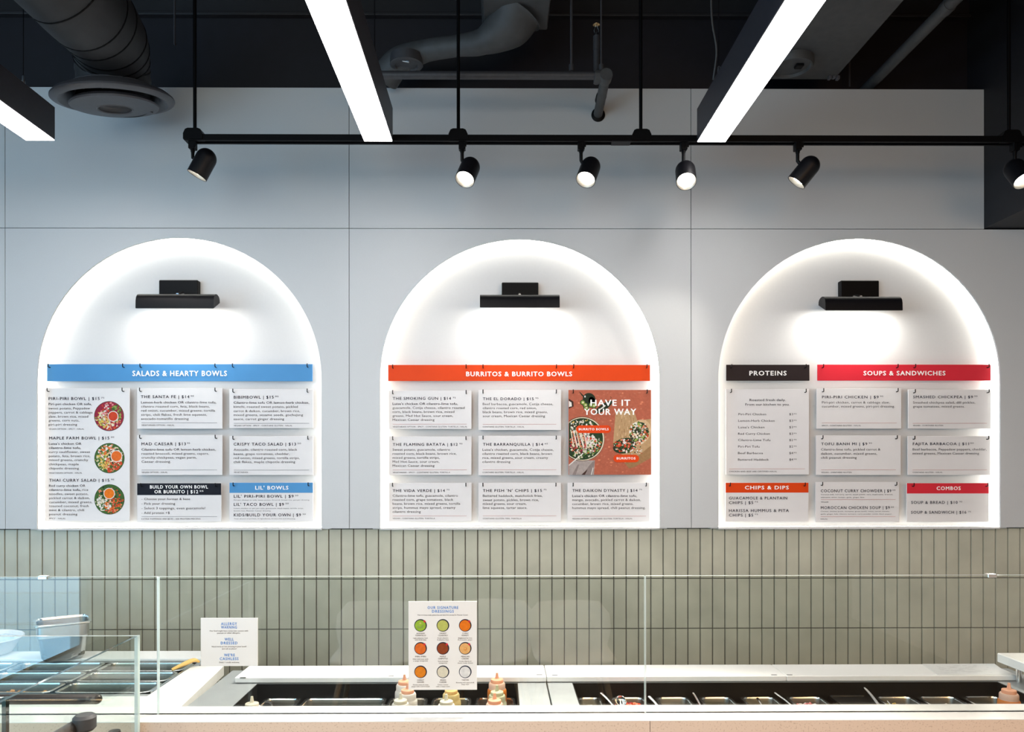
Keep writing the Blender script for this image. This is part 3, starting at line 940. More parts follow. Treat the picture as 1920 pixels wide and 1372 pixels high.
def poster_deco(o, Y, Z):
    # coordinates measured on a 7.62x crop with origin (1040, 720)
    s = Sheet(Y, 7.62, 1040, 720)
    rnd = random.Random(5)
    X0, Y0, X1, Y1 = 204, 92, 1376, 1296
    def clip(pts):
        return [(min(max(x, X0), X1), min(max(y, Y0), Y1)) for x, y in pts]
    def pg(pts, mt, l):
        s.lift = l; s.poly(clip(pts), mt)
    def ell(cx, cy, rx, ry, rot=0, n=36, a0=0, a1=360):
        c, q = math.cos(math.radians(rot)), math.sin(math.radians(rot))
        out = []
        for k in range(n):
            t = math.radians(a0 + (a1 - a0) * k / n)
            u, v = rx * math.cos(t), ry * math.sin(t)
            out.append((cx + u * c - v * q, cy + u * q + v * c))
        return out
    # mottled ground
    for k in range(420):
        x, y = rnd.uniform(X0 + 20, X1 - 20), rnd.uniform(Y0 + 20, Y1 - 20)
        r = rnd.uniform(8, 26)
        s.lift = 0.0004 + k * 2e-7
        s.poly(clip([(x + r * rnd.uniform(.5, 1.2) * math.cos(t), y + r * rnd.uniform(.3, .7) * math.sin(t)) for t in [k2 * 1.047 for k2 in range(6)]]), rnd.choice(('terracotta', 'terracotta2', 'terracotta2', 'salmon' if rnd.random() < 0.25 else 'terracotta')))
    # dark plate pieces at the left border
    pg([(204, 210), (268, 250), (272, 320), (204, 352)], 'bean', .0006); pg([(204, 240), (240, 262), (246, 318), (204, 326)], 'offwhite', .00065)
    # peppers
    pg([(350, 108), (362, 112), (408, 158), (424, 180), (404, 182), (384, 160)], 'pepper', .0007)
    pg(ell(492, 214, 92, 86, 20), 'pepper', .0007); pg(ell(540, 260, 50, 80, -20), 'pepper', .0007)
    pg(ell(434, 178, 10, 14), 'offwhite', .00075)
    for cx, cy in ((402, 262), (452, 338), (440, 300), (560, 310), (520, 300)):
        pg(ell(cx, cy, 40, 38, 10), 'leafdark', .00072); pg(ell(cx, cy, 28, 27, 10), 'leaflight', .00074); pg(ell(cx + 3, cy, 13, 11, 10), 'cream', .00076)
    pg(ell(700, 330, 150, 46, -35), 'pepper', .00071); pg([(800, 220), (812, 196), (800, 180), (782, 176), (800, 186), (806, 200), (792, 232)], 'pepper', .0007)
    pg([(620, 372), (720, 300), (732, 312), (640, 380)], 'offwhite', .00078)
    # napkin
    pg([(204, 1150), (300, 1086), (420, 1090), (575, 1090), (560, 1296), (204, 1296)], 'napkin', .0006)
    pg([(400, 1296), (480, 1180), (540, 1110), (575, 1100), (540, 1296)], 'napkin2', .00065); pg([(380, 1296), (470, 1215), (450, 1260), (430, 1296)], 'bean', .00068); pg([(515, 1296), (545, 1190), (552, 1200), (530, 1296)], 'offwhite', .0007)
    pg([(250, 1296), (330, 1150), (350, 1150), (300, 1296)], 'napkin2', .00065)
    # wooden board
    pg([(870, 400), (1130, 372), (1180, 520), (1376, 500), (1376, 1050), (1130, 1190), (1060, 1196), (1000, 1130), (940, 960), (836, 830)], 'wood', .0006)
    pg([(1130, 1190), (1060, 1205), (1000, 1130), (1200, 1020), (1376, 880), (1376, 1055)], 'wood2', .00064)
    for k in range(34):
        x = 880 + rnd.uniform(0, 250); y = 420 + rnd.uniform(0, 330)
        pg([(x, y), (x + 8, y), (x + 26 - 20, y + 46), (x - 2, y + 46)], 'wood2' if k % 3 else 'tortilla', .00062 + k * 1e-6)
    # bowl
    C, RB = (394, 784), 318
    pg(ell(C[0], C[1], RB, RB, 0, 64), 'bean', .0007)
    pg(ell(C[0] + 4, C[1], RB - 8, RB - 8, 0, 64), 'cream', .00072)
    pg(ell(C[0], C[1], RB - 22, RB - 20, 0, 64), 'leafdark', .00074)
    ins = lambda x, y, r: (x - C[0]) ** 2 + (y - C[1]) ** 2 < (RB - 24 - r) ** 2 and x - r * 1.1 > X0
    food_bits(s, 380, 580, 170, ['offwhite', 'offwhite', 'leaf', 'bean', 'cream', 'corn', 'leafdark'], 240, 7, 20, rnd, ins)
    food_bits(s, 330, 860, 130, ['tomato', 'salmon', 'redcabbage', 'bean', 'cream'], 160, 8, 24, rnd, ins)
    food_bits(s, 560, 900, 150, ['leaf', 'leaflight', 'cream', 'leafdark', 'tomato', 'offwhite'], 200, 8, 22, rnd, ins)
    food_bits(s, 420, 1020, 150, ['leaf', 'leafdark', 'offwhite', 'leaflight', 'cream'], 170, 8, 20, rnd, ins)
    food_bits(s, 520, 815, 85, ['offwhite', 'offwhite', 'offwhite', 'pink'], 60, 14, 30, rnd, ins)
    for k in range(9):
        x = 222 + k * 24
        pg([(x, 650 + 12 * (k % 3)), (x + 12, 650 + 12 * (k % 3)), (x + 60 + (k % 2) * 16, 900), (x + 46 + (k % 2) * 16, 905)], ('cream', 'salmon', 'offwhite')[k % 3], .00112 + k * 1e-6)
    pg([(204, 1150), (400, 982), (414, 990), (204, 1170)], 'offwhite', .0012)
    # wraps
    pg(ell(1215, 690, 190, 150, -62, 40), 'tortilla', .0008); pg(ell(1205, 690, 150, 128, -62, 40), 'leafdark', .00082)
    ins2 = lambda x, y, r: (x - 1205) ** 2 / 148 ** 2 + (y - 695) ** 2 / 165 ** 2 < 1 - r / 160 and x + r * 1.1 < X1
    food_bits(s, 1205, 690, 165, ['offwhite', 'tomato', 'leaflight', 'bean', 'salmon', 'leaf', 'offwhite', 'cream'], 260, 8, 24, rnd, ins2)
    pg(ell(1000, 880, 172, 108, -14, 40), 'leafdark', .00083)
    ins3 = lambda x, y, r: (x - 1000) ** 2 / 168 ** 2 + (y - 880) ** 2 / 108 ** 2 < 1 - r / 150
    food_bits(s, 1000, 880, 165, ['offwhite', 'tomato', 'leaf', 'bean', 'salmon', 'leafdark', 'tomato', 'offwhite'], 260, 8, 24, rnd, ins3)
    food_bits(s, 1160, 960, 90, ['offwhite', 'offwhite', 'leafdark', 'tomato'], 40, 6, 14, rnd, lambda x, y, r: y < 1010)
    # labels
    def pill(x0, y0, x1, y1):
        r = (y1 - y0) / 2
        pts = [(x1 - r + r * math.cos(t), y0 + r + r * math.sin(t)) for t in [math.radians(-90 + 18 * k) for k in range(11)]] + [(x0 + r + r * math.cos(t), y0 + r + r * math.sin(t)) for t in [math.radians(90 + 18 * k) for k in range(11)]]
        s.lift = .00125; s.poly(pts, 'orange')
    pill(305, 590, 806, 700); pill(838, 1010, 1205, 1118)
    s.build('food_photo', o)


card('menu_poster', 'terracotta food picture lettered HAVE IT YOUR WAY', (1066, 731, 1221, 890), Z2, [
    ('W', 'HAVE IT', 1368, 1604, 386, 36), ('W', 'YOUR WAY', 1330, 1640, 440, 36), None, ('W', 'BURRITO BOWLS', 1297, 1475, 533, 13), None, ('W', 'BURRITOS', 1524, 1636, 708, 13)],
    [1262, 1704], 'HAVE IT YOUR WAY picture', None, face='terracotta', arch='middle', deco=poster_deco, cat='poster')
# ------------------------------------------------------------------ right arch
Z3 = (3.2, 1320, 640)
G3 = 'menu cards in the right arch'
card('menu_banner', 'short dark brown banner lettered PROTEINS', (1362, 684, 1518, 714), Z3, [('W', 'PROTEINS', 273, 494, 205, 27)], [161, 605], 'dark PROTEINS banner', 'section banners', face='charcoal', arch='right', cat='sign')
card('menu_banner', 'red banner lettered SOUPS & SANDWICHES', (1533, 684, 1858, 714), Z3, [('W', 'SOUPS & SANDWICHES', 957, 1447, 205, 26)], [709, 1154, 1259, 1698], 'red SOUPS & SANDWICHES banner', 'section banners', face='red', arch='right', cat='sign')
items = [('Piri-Piri Chicken', 206, 372, 444, 3), ('Lemon-Herb Chicken', 205, 423, 483, 3), ("Luisa's Chicken", 205, 362, 522, 3), ('Red Curry Chicken', 204, 394, 561, 3), ('Cilantro-Lime Tofu', 204, 397, 599, 2),
         ('Piri-Piri Tofu', 204, 332, 638, 2), ('Beef Barbacoa', 203, 353, 677, 4), ('Battered Haddock', 203, 388, 716, 4)]
pl = [('b', 'Roasted fresh daily.', 273, 490, 359, 14), ('b', 'From our kitchen to you.', 248, 513, 386, 14), None, ('S', 'CHICKEN AND BEEF ARE CERTIFIED HALAL', 150, 437, 785, 8)]
for nm, a, b, y, pr in items:
    pl += [('B', nm, a, b, y, 13), ('B', f'${pr}', 511, 534, y, 13), ('B', '95', 538, 555, y - 5, 7)]
card('menu_card', 'tall cream card listing eight proteins, below the PROTEINS banner', (1361, 730, 1517, 890), Z3, pl, [159, 605], 'tall protein list card', G3, rules=[(150, 605, 766, RR)], arch='right')
card('menu_card', 'white menu card headed PIRI-PIRI CHICKEN, under the red banner', (1531, 729, 1690, 804), Z3, [
    ('T', 'PIRI-PIRI CHICKEN | $9', 708, 1047, 343, 16), sup('95', 1055, 1075, 335), ('B', 'Piri-piri chicken, carrot & cabbage slaw,', 707, 1114, 374, 14), ('B', 'cucumber, mixed greens, piri-piri dressing.', 707, 1144, 398, 14),
    ('S', 'SPICY - CONTAINS GLUTEN - HALAL', 706, 941, 510, 8)], [710, 1154], 'PIRI-PIRI CHICKEN card', G3, rules=[(706, 1156, 491, RR)], arch='right')
card('menu_card', 'white menu card headed SMASHED CHICKPEA, under the right end of the red banner', (1703, 731, 1858, 804), Z3, [
    ('T', 'SMASHED CHICKPEA | $9', 1254, 1612, 343, 16), sup('95', 1620, 1640, 335), ('B', 'Smashed chickpea salad, dill pickles,', 1253, 1626, 375, 14), ('B', 'grape tomatoes, mixed greens.', 1253, 1563, 399, 14),
    ('S', 'VEGAN - CONTAINS GLUTEN', 1252, 1433, 510, 8)], [1257, 1698], 'SMASHED CHICKPEA card', G3, rules=[(1251, 1697, 493, RR)], arch='right')
card('menu_card', 'white menu card headed TOFU BANH MI, right of the protein list', (1530, 817, 1689, 891), Z3, [
    ('T', 'TOFU BANH MI | $9', 703, 978, 624, 16), sup('95', 987, 1007, 616), ('B', 'Cilantro-lime tofu, pickled carrot &', 701, 1057, 656, 14), ('B', 'daikon, cucumber, mixed greens,', 701, 1037, 681, 14), ('B', 'chili peanut dressing', 701, 915, 705, 14),
    ('S', 'VEGAN - CONTAINS GLUTEN', 702, 884, 791, 8)], [705, 1149], 'TOFU BANH MI card', G3, rules=[(702, 1150, 772, RR)], arch='right')
card('menu_card', 'white menu card headed FAJITA BARBACOA, above the COMBOS card', (1702, 818, 1857, 891), Z3, [
    ('T', 'FAJITA BARBACOA | $11', 1252, 1588, 624, 16), sup('50', 1597, 1617, 616), ('B', 'Beef barbacoa, Peppadew peppers, cheddar,', 1251, 1694, 656, 14), ('B', 'mixed greens, Mexican Caesar dressing', 1251, 1649, 680, 14),
    ('S', 'CONTAINS GLUTEN - HALAL', 1251, 1430, 791, 8)], [1254, 1695], 'FAJITA BARBACOA card', G3, rules=[(1250, 1697, 773, RR)], arch='right')
card('menu_card', 'menu card with an orange header lettered CHIPS & DIPS', (1360, 905, 1516, 978), Z3, [
    ('W', 'CHIPS & DIPS', 245, 507, 888, 21), None, ('T', 'GUACAMOLE & PLANTAIN', 149, 498, 949, 17), ('T', 'CHIPS | $5', 149, 294, 976, 17), sup('75', 303, 323, 967), None, ('T', 'HARISSA HUMMUS & PITA', 149, 508, 1024, 17), ('T', 'CHIPS | $5', 149, 294, 1051, 17), sup('75', 303, 323, 1042)],
    [152, 599], 'CHIPS & DIPS card', G3, header=(908, 'orange'), arch='right')
card('menu_card', 'white menu card listing COCONUT CURRY CHOWDER and MOROCCAN CHICKEN SOUP', (1529, 904, 1686, 979), Z3, [
    ('T', 'COCONUT CURRY CHOWDER | $9', 700, 1122, 906, 17), sup('25', 1128, 1147, 897), ('s', 'Coconut milk, red curry, carrot, sweet potato, corn, mushrooms, broccoli,', 700, 1132, 923, 7), ('s', 'edamame, onion, tomato, garlic, ginger, lime.', 700, 963, 940, 7),
    ('S', 'VEGAN', 700, 744, 968, 7), None, ('T', 'MOROCCAN CHICKEN SOUP | $9', 700, 1113, 1007, 17), sup('25', 1119, 1138, 999), ('s', 'Chicken, chicken broth, chickpeas, green lentils, onion, carrot, tomato,', 699, 1112, 1024, 7),
    ('s', 'garlic, ginger, kale, cilantro, turmeric, curry powder, cumin, black pepper.', 699, 1127, 1040, 7), ('S', 'HALAL', 699, 741, 1070, 7)], [703, 1146], 'soup card', G3, rules=[(700, 1148, 950, RR), (699, 1147, 1052, RR)], arch='right')
card('menu_card', 'menu card with a red header lettered COMBOS', (1700, 906, 1854, 979), Z3, [
    ('W', 'COMBOS', 1395, 1538, 893, 21), None, ('T', 'SOUP & BREAD | $10', 1242, 1520, 976, 17), sup('95', 1530, 1548, 967), None, ('T', 'SOUP & SANDWICH | $16', 1241, 1572, 1035, 17), sup('75', 1583, 1600, 1027)],
    [1249, 1690], 'COMBOS card', G3, header=(914, 'red'), arch='right')

# ================================================================== ducts and pipes under the ceiling
def spline(pts, n):
    """Catmull-Rom through pts"""
    pts = [Vector(p) for p in pts]
    pts = [pts[0] * 2 - pts[1]] + pts + [pts[-1] * 2 - pts[-2]]
    out = []
    segs = len(pts) - 3
    for k in range(n + 1):
        u = k / n * segs
        i = min(int(u), segs - 1)
        t = u - i
        a, b, c, d = pts[i:i + 4]
        out.append(0.5 * (2 * b + (c - a) * t + (2 * a - 5 * b + 4 * c - d) * t * t + (3 * b - a - 3 * c + d) * t ** 3))
    return out


def lerp(vals, t):
    u = t * (len(vals) - 1); i = min(int(u), len(vals) - 2)
    return vals[i] + (vals[i + 1] - vals[i]) * (u - i)


# ---- round duct with a round diffuser
dc = P(213, 195, 2.72)
nrm = Vector((0.06, 0.20, -1)).normalized()
t = thing('round_duct', tuple(dc), 'grey round metal duct bending down to a wide round ceiling diffuser', 'air duct')
ctrl = [P(-60, -190, 2.05), P(62, -90, 2.25), P(146, 0, 2.42), P(197, 62, 2.58), P(211, 112, 2.69), P(213, 160, 2.73)]
pts = spline(ctrl, 90)
radv = [0.150, 0.148, 0.143, 0.132, 0.124, 0.121]
rad = []
for i in range(91):
    r = lerp(radv, i / 90)
    rad.append(r)
m = MB()
P2, R2 = [], []
for i, p in enumerate(pts):
    P2.append(p); R2.append(rad[i])
m.tube(P2, R2, 40)
duct = m.build('duct_body', 'duct_dark', t)
for i in (30, 41, 47, 56, 62, 70, 76):
    tg = (pts[i + 1] - pts[i - 1]).normalized()
    m = MB()
    m.lathe([(rad[i] - 0.001, -0.0022), (rad[i] + 0.002, -0.0018), (rad[i] + 0.002, 0.0018), (rad[i] - 0.001, 0.0022)], pts[i], tg, 40, cap0=False, cap1=False)
    m.build('seam', 'black_metal', duct)
m = MB()
e = pts[-1]
m.lathe([(0.121, -0.05), (0.126, -0.046), (0.126, -0.036), (0.122, -0.03), (0.122, 0.06)], e, (0, 0, -1), 40, cap0=False, cap1=False)
m.build('collar', 'duct_dark', t)
m = MB()
c0 = P(214, 186, 2.73)
m.lathe([(0.121, -0.052), (0.13, -0.045), (0.192, -0.018), (0.207, -0.004), (0.208, 0.002), (0.204, 0.006), (0.182, 0.012), (0.165, 0.004), (0.14, -0.02), (0.135, -0.045)], c0, nrm, 56, cap0=False, cap1=False)
dif = m.build('diffuser', 'diffuser_grey', t)
m = MB()
m.lathe([(0.138, 0.008), (0.141, 0.012), (0.150, 0.020), (0.148, 0.026), (0.11, 0.032), (0.062, 0.034), (0.060, 0.030), (0.055, 0.020), (0.05, 0.016), (0.0, 0.014)], c0, nrm, 56, cap0=False, cap1=False)
m.lathe([(0.056, 0.0335), (0.060, 0.0365), (0.064, 0.0335)], c0, nrm, 40, cap0=False, cap1=False)
m.build('inner_cone', 'diffuser_grey', dif)
m = MB()
m.lathe([(0.012, -0.03), (0.012, 0.02)], c0, nrm, 16)
for a in (0.6, 2.7, 4.8):
    d = Vector((math.cos(a), math.sin(a), 0))
    m.tube([c0 + d * 0.02 - nrm * 0.015, c0 + d * 0.13 + nrm * 0.012], 0.003, 8)
m.build('bracket', 'pipe_dark', dif)

# ---- flexible duct coming out of a rectangular boot, small round outlet
b0 = P(965, 18, 2.80)
t = thing('flexible_duct', tuple(b0), 'grey flexible duct curving left from a rectangular boot above the middle arch', 'air duct')
xa, xb = P(906, 10, 2.80).x, P(1026, 10, 2.80).x
zb_ = P(965, 24, 2.80).z
m = MB()
m.box(xa, xb, 2.58, 2.86, zb_, ZCEIL, bevel=0.004)
m.box(xa - 0.004, xb + 0.004, 2.57, 2.87, zb_ - 0.004, zb_ + 0.004, bevel=0.002)
m.build('boot', 'duct_grey', t, smooth=False)
m = MB()
m.box(xa + 0.002, xb + 0.006, 2.585, 2.865, zb_ - 0.028, zb_ - 0.002, bevel=0.004)
m.build('collar', 'duct_grey', t, smooth=False)
ctrl = [P(964, 24, 2.80), P(950, 50, 2.81), P(905, 78, 2.83), P(858, 86, 2.85), P(800, 95, 2.88), P(750, 114, 2.93), P(724, 144, 2.98)]
rv = [0.112, 0.084, 0.046, 0.038, 0.040, 0.052, 0.058]
pts = spline(ctrl, 60)
m = MB()
m.tube(pts, [lerp(rv, i / 60) for i in range(61)], 28)
m.build('hose', 'duct_grey', t)
o = P(763, 119, 2.88)
m = MB()
m.lathe([(0.062, -0.03), (0.064, 0.0), (0.064, 0.006), (0.058, 0.010), (0.046, 0.010), (0.042, 0.004), (0.0, 0.004)], o, (0, 0.05, -1), 32)
m.build('outlet', 'pipe_dark', t)
m = MB()
m.tube([o + Vector((-0.010, -0.03, -0.004)), o + Vector((0.016, -0.04, -0.014))], 0.005, 10)
m.build('damper_lever', 'chrome', t)

# ---- drain pipe: runs along the wall, bends, enters the cladding
p1 = P(1135, 145, 2.755)
pw = P(1122, 216, YP)
zp = p1.z
t = thing('drain_pipe', (p1.x, p1.y, p1.z), 'dark grey pipe running along the ceiling with an elbow entering the cladding', 'pipe')
pl_ = P(640, 140, 2.755)
m = MB()
m.tube([(pl_.x, 2.755, zp + 0.006), (p1.x - 0.012, 2.755, zp + 0.006)], 0.0145, 16)
m.build('long_run', 'pipe_dark', t)
m = MB()
m.lathe([(0.020, -0.022), (0.0215, -0.02), (0.0215, 0.02), (0.020, 0.022)], (p1.x - 0.018, 2.755, zp + 0.004), (1, 0, 0), 20)
m.lathe([(0.0225, -0.024), (0.024, -0.018), (0.024, 0.018), (0.0225, 0.024)], (p1.x + 0.002, 2.755, zp), (0, 1, 0), 20)
m.build('elbow', 'duct_grey', t)
m = MB()
m.tube([(p1.x + 0.002, 2.76, zp), (pw.x, YP + 0.03, pw.z)], 0.0185, 18)
m.build('stub', 'duct_grey', t)
m = MB()
m.tube([(P(1128, 190, 2.9).x, 2.895, zp - 0.0), (P(1128, 190, 2.9).x - 0.001, 2.93, zp)], 0.0205, 18)
m.lathe([(0.028, 0), (0.028, 0.006), (0.02, 0.01)], (pw.x, YP + 0.0005, pw.z), (0, -1, 0), 24)
m.build('coupling', 'black_metal', t)
for px, y0 in ((1072, 140), (1128, 136)):
    q = P(px, y0, 2.755)
    m = MB()
    m.tube([(q.x, 2.755, zp + 0.02), (q.x, 2.755, ZCEIL)], 0.005 if px == 1072 else 0.0035, 10)
    m.lathe([(0.010, -0.012), (0.010, 0.012)], (q.x, 2.755, zp + 0.034), (0, 0, 1), 12)
    m.build('hanger_rod', 'pipe_dark', t)

# ---- sprinkler head on its riser
q = P(1119, 88, 2.80)
t = thing('sprinkler_head', (q.x, 2.80, q.z), 'small upright fire sprinkler with a brass deflector on a dark riser', 'sprinkler')
zt_ = P(1121, 47, 2.80).z
m = MB()
m.tube([(q.x, 2.80, zp), (q.x, 2.80, q.z - 0.01)], 0.012, 14)
m.tube([(q.x, 2.80, q.z - 0.012), (q.x, 2.80, q.z + 0.04)], 0.013, 14)
m.build('riser', 'pipe_dark', t)
m = MB()
m.lathe([(0.010, 0), (0.008, 0.014)], (q.x, 2.80, q.z + 0.039), (0, 0, 1), 14)
for sx in (-1, 1):
    m.tube([(q.x + sx * 0.006, 2.80, q.z + 0.05), (q.x + sx * 0.009, 2.80, q.z + 0.062), (q.x + sx * 0.002, 2.80, zt_ - 0.004)], 0.002, 8)
m.build('frame', 'chrome', t)
m = MB()
m.lathe([(0.002, -0.004), (0.013, -0.001), (0.0135, 0.001), (0.003, 0.002)], (q.x, 2.80, zt_), (0, 0, 1), 20)
m.build('deflector', 'brass', t)

# ---- large rectangular duct on the right
zd = P(1600, 150, 3.0).z
xr_ = P(1565, 150, 3.0).x
t = thing('rectangular_duct', (xr_ - 0.2, 2.0, zd), 'wide flat grey rectangular duct above the right arch', 'air duct')
m = MB()
m.box(1.0, xr_, -1.5, 3.0, zd, zd + 0.22, bevel=0.003)
m.build('duct_body', 'duct_grey', t, smooth=False)
m = MB()
dcx, dcy = 1.115, 2.93
qd = P(1485, 141, 2.86)
m.lathe([(0.082, 0), (0.082, -0.02), (0.076, -0.03), (0.070, -0.03), (0.066, -0.02), (0.0, -0.018)], (qd.x, 2.86, zd), (0, 0, 1), 36)
d_ = m.build('round_outlet', 'duct_grey', t)
m = MB()
m.box(qd.x + 0.012, qd.x + 0.042, 2.84, 2.87, zd - 0.029, zd - 0.017, bevel=0.003)
m.build('damper', 'black_metal', d_)
m = MB()
q = P(1566, 135, 2.98)
for k, (dx, dz) in enumerate(((-0.03, 0.0), (-0.012, 0.008), (0.003, -0.004))):
    m.box(q.x + dx, q.x + dx + 0.012, 2.965, 2.985, zd - 0.012 + dz * 0.5, zd + 0.001, bevel=0.002)
m.build('tape_scrap', 'diffuser_grey', t)

# ---- conduit running towards the wall, right of the duct
q0 = P(1637, 155, 3.06)
t = thing('conduit_pipe', (q0.x, 3.06, q0.z), 'straight dark pipe running towards the wall right of the rectangular duct', 'pipe')
m = MB()
m.tube([(q0.x, -1.5, q0.z), (q0.x, YB, q0.z)], 0.022, 16)
m.build('pipe_run', 'duct_grey', t)
m = MB()
qq = P(1712, 75, 2.6)
m.lathe([(0.024, -0.02), (0.025, -0.015), (0.025, 0.015), (0.024, 0.02)], (q0.x, 2.55, q0.z), (0, 1, 0), 16)
m.build('coupling', 'duct_grey', t)
# thin rod left of it
q = P(1594, 140, 3.08)
m = MB()
m.tube([(q.x - 0.004, 3.08, ZCEIL), (q.x, 3.08, P(1594, 163, 3.08).z)], 0.004, 8)
tag(m.build('hanging_rod', 'pipe_dark', None, origin=(q.x, 3.08, ZCEIL)), 'thin dark rod hanging in front of the wall top beside the straight pipe', 'rod')
q = P(328, 60, 3.0)
m = MB()
m.tube([(q.x, 3.0, ZCEIL), (q.x, 3.0, P(328, 82, 3.0).z), (q.x + 0.004, 3.0, P(328, 83, 3.0).z)], 0.0045, 8)
tag(m.build('hanging_rod', 'pipe_dark', None, origin=(q.x, 3.0, ZCEIL)), 'thin dark rod hanging right of the round duct, ending in mid air', 'rod')
# curved cable at the far right
m = MB()
m.tube(spline([(XBULK - 0.006, 2.55, ZCEIL), (XBULK - 0.006, 2.55, 3.1), (XBULK - 0.006, 2.52, 3.0), (XBULK - 0.006, 2.44, 2.93), (XBULK - 0.006, 2.2, 2.90), (XBULK - 0.006, 1.9, 2.9)], 40), 0.005, 10)
tag(m.build('cable', 'duct_grey', None, origin=(XBULK - 0.006, 2.55, ZCEIL)), 'dark cable curving down the side of the black bulkhead at the right edge', 'cable')
# power cord looping beside the right linear light
m = MB()
q1, q2, q3, q4 = P(1334, -30, 2.35), P(1336, 40, 2.35), P(1344, 95, 2.35), P(1338, 150, 2.36)
m.tube(spline([(q1.x, 2.35, ZCEIL), q1, q2, q3, q4], 40), 0.003, 8)
tag(m.build('power_cord', 'duct_grey', None, origin=(q1.x, 2.35, ZCEIL)), 'thin grey power cord dropping to the right linear light', 'cord')

# ================================================================== counter and food stations
ZW = 0.934                       # quartz worktop
YF = 1.9035                      # its front edge
YBK = 2.02                       # its back edge
XD0, XD1 = -1.0, -0.885          # quartz divider between the left and the middle station
m = MB()
m.box(XL + 0.05, 1.66, YF - 0.004, YBK, ZW - 0.0015, ZW)
m.box(XL + 0.05, 1.66, YF + 0.0205, YBK, ZW - 0.03, ZW - 0.0016)
m.box(XL + 0.05, XD0 - 0.0, YBK, 2.11, ZW - 0.03, ZW)
m.prism_z([(XD0, YBK), (XD1 + 0.02, YBK), (XD1 - 0.012, 2.42), (XD0, 2.42)], ZW - 0.03, ZW)
t = thing('quartz_counter', (0, YF, 0), 'long serving counter with a white quartz top over a beige speckled front', 'counter')
m.build('worktop', 'quartz', t, smooth=False)
m = MB()
m.box(XL + 0.05, 0.388, YF - 0.004, YF + 0.02, 0.0, ZW - 0.0015, 0)
m.box(0.3895, 1.66, YF - 0.004, YF + 0.02, 0.0, ZW - 0.0015, 0)
m.build('front_panel', 'quartz_front', t, smooth=False)


def glass_pane(name, x0, x1, y, z0, z1, th, label, cat, group=None, edge='glass_edge'):
    m = MB()
    m.box(x0, x1, y, y + th, z0, z1, 0)
    for f in m.bm.faces:
        f.normal_update()
        f.material_index = 0 if abs(f.normal.y) > 0.5 else 1
    o = m.build(name, ['glass', edge], None, smooth=False, origin=((x0 + x1) / 2, y, z0))
    return tag(o, label, cat, group)


YG = 1.956
GT = 0.010
zg = P(960, 1080, YG).z
xj0 = P(295, 1200, YG).x
xj1 = P(1210, 1200, YG).x
glass_pane('glass_screen', XL + 0.1, xj0 - 0.0015, YG, ZW, zg, GT, 'clear glass screen on the counter in front of the left food station', 'glass screen', 'glass screens along the counter')
glass_pane('glass_screen', xj0 + 0.0015, xj1 - 0.0015, YG, ZW, zg, GT, 'clear glass screen carrying the two paper signs', 'glass screen', 'glass screens along the counter')
glass_pane('glass_screen', xj1 + 0.0015, 1.66, YG, ZW, zg, GT, 'clear glass screen in front of the right food station', 'glass screen', 'glass screens along the counter')
# small metal clips on the screens' top edge
for px, lab in ((80, 'small pale clip on the top edge of the left glass screen'), (1860, 'small pale clip on the top edge of the right glass screen')):
    q = P(px, 1078, YG)
    m = MB()
    m.box(q.x - 0.012, q.x + 0.012, YG - 0.003, YG + GT + 0.003, zg - 0.006, zg + 0.003, bevel=0.001)
    tag(m.build('glass_clip', 'steel_bright', None, smooth=False, origin=(q.x, YG, zg)), lab, 'clip')


# ---- paper signs on the glass
def sign(name, label, rect, lines, deco=None):
    Y = YG - 0.003
    x0, y0, x1, y1 = rect
    a, b = P(x0, (y0 + y1) / 2, Y), P(x1, (y0 + y1) / 2, Y)
    zt, zb = P((x0 + x1) / 2, y0, Y).z, P((x0 + x1) / 2, y1, Y).z
    m = MB()
    m.box(a.x, b.x, Y, YG, zb, zt, 0, bevel=0.0005)
    o = m.build(name, 'sign_cream', None, smooth=False, origin=((a.x + b.x) / 2, Y, zb))
    tag(o, label, 'sign')
    s = Sheet(Y)
    s.lift = 0.0003
    if deco:
        deco(s)
    s.lift = 0.0009
    for L in lines:
        s.text(*L)
    s.build('lettering', o)
    return o


sign('paper_sign', 'cream paper sign lettered ALLERGY WARNING on the glass', (376, 1158, 483, 1248), [
    ('L', 'ALLERGY', 414.5, 444, 1171, 5), ('L', 'WARNING', 414.5, 444, 1177.5, 5), ('N', 'Our food might have come into contact with', 393, 465, 1183, 2.5), ('N', 'peanuts or other allergens.', 407, 450.5, 1187, 2.5),
    ('L', 'WELL', 421, 438, 1200, 5), ('L', 'DRESSED', 414, 445, 1207, 5), ('N', 'Need more or less dressing in your bowl?', 397, 462, 1212.5, 2.5), ('N', 'Just ask us please!', 416, 443.5, 1216.5, 2.5),
    ('L', "WE'RE", 420, 440, 1229.5, 5), ('L', 'CASHLESS', 412, 447, 1236.5, 5), ('N', 'Debit + credit welcome.', 411, 449, 1242, 2.5)])


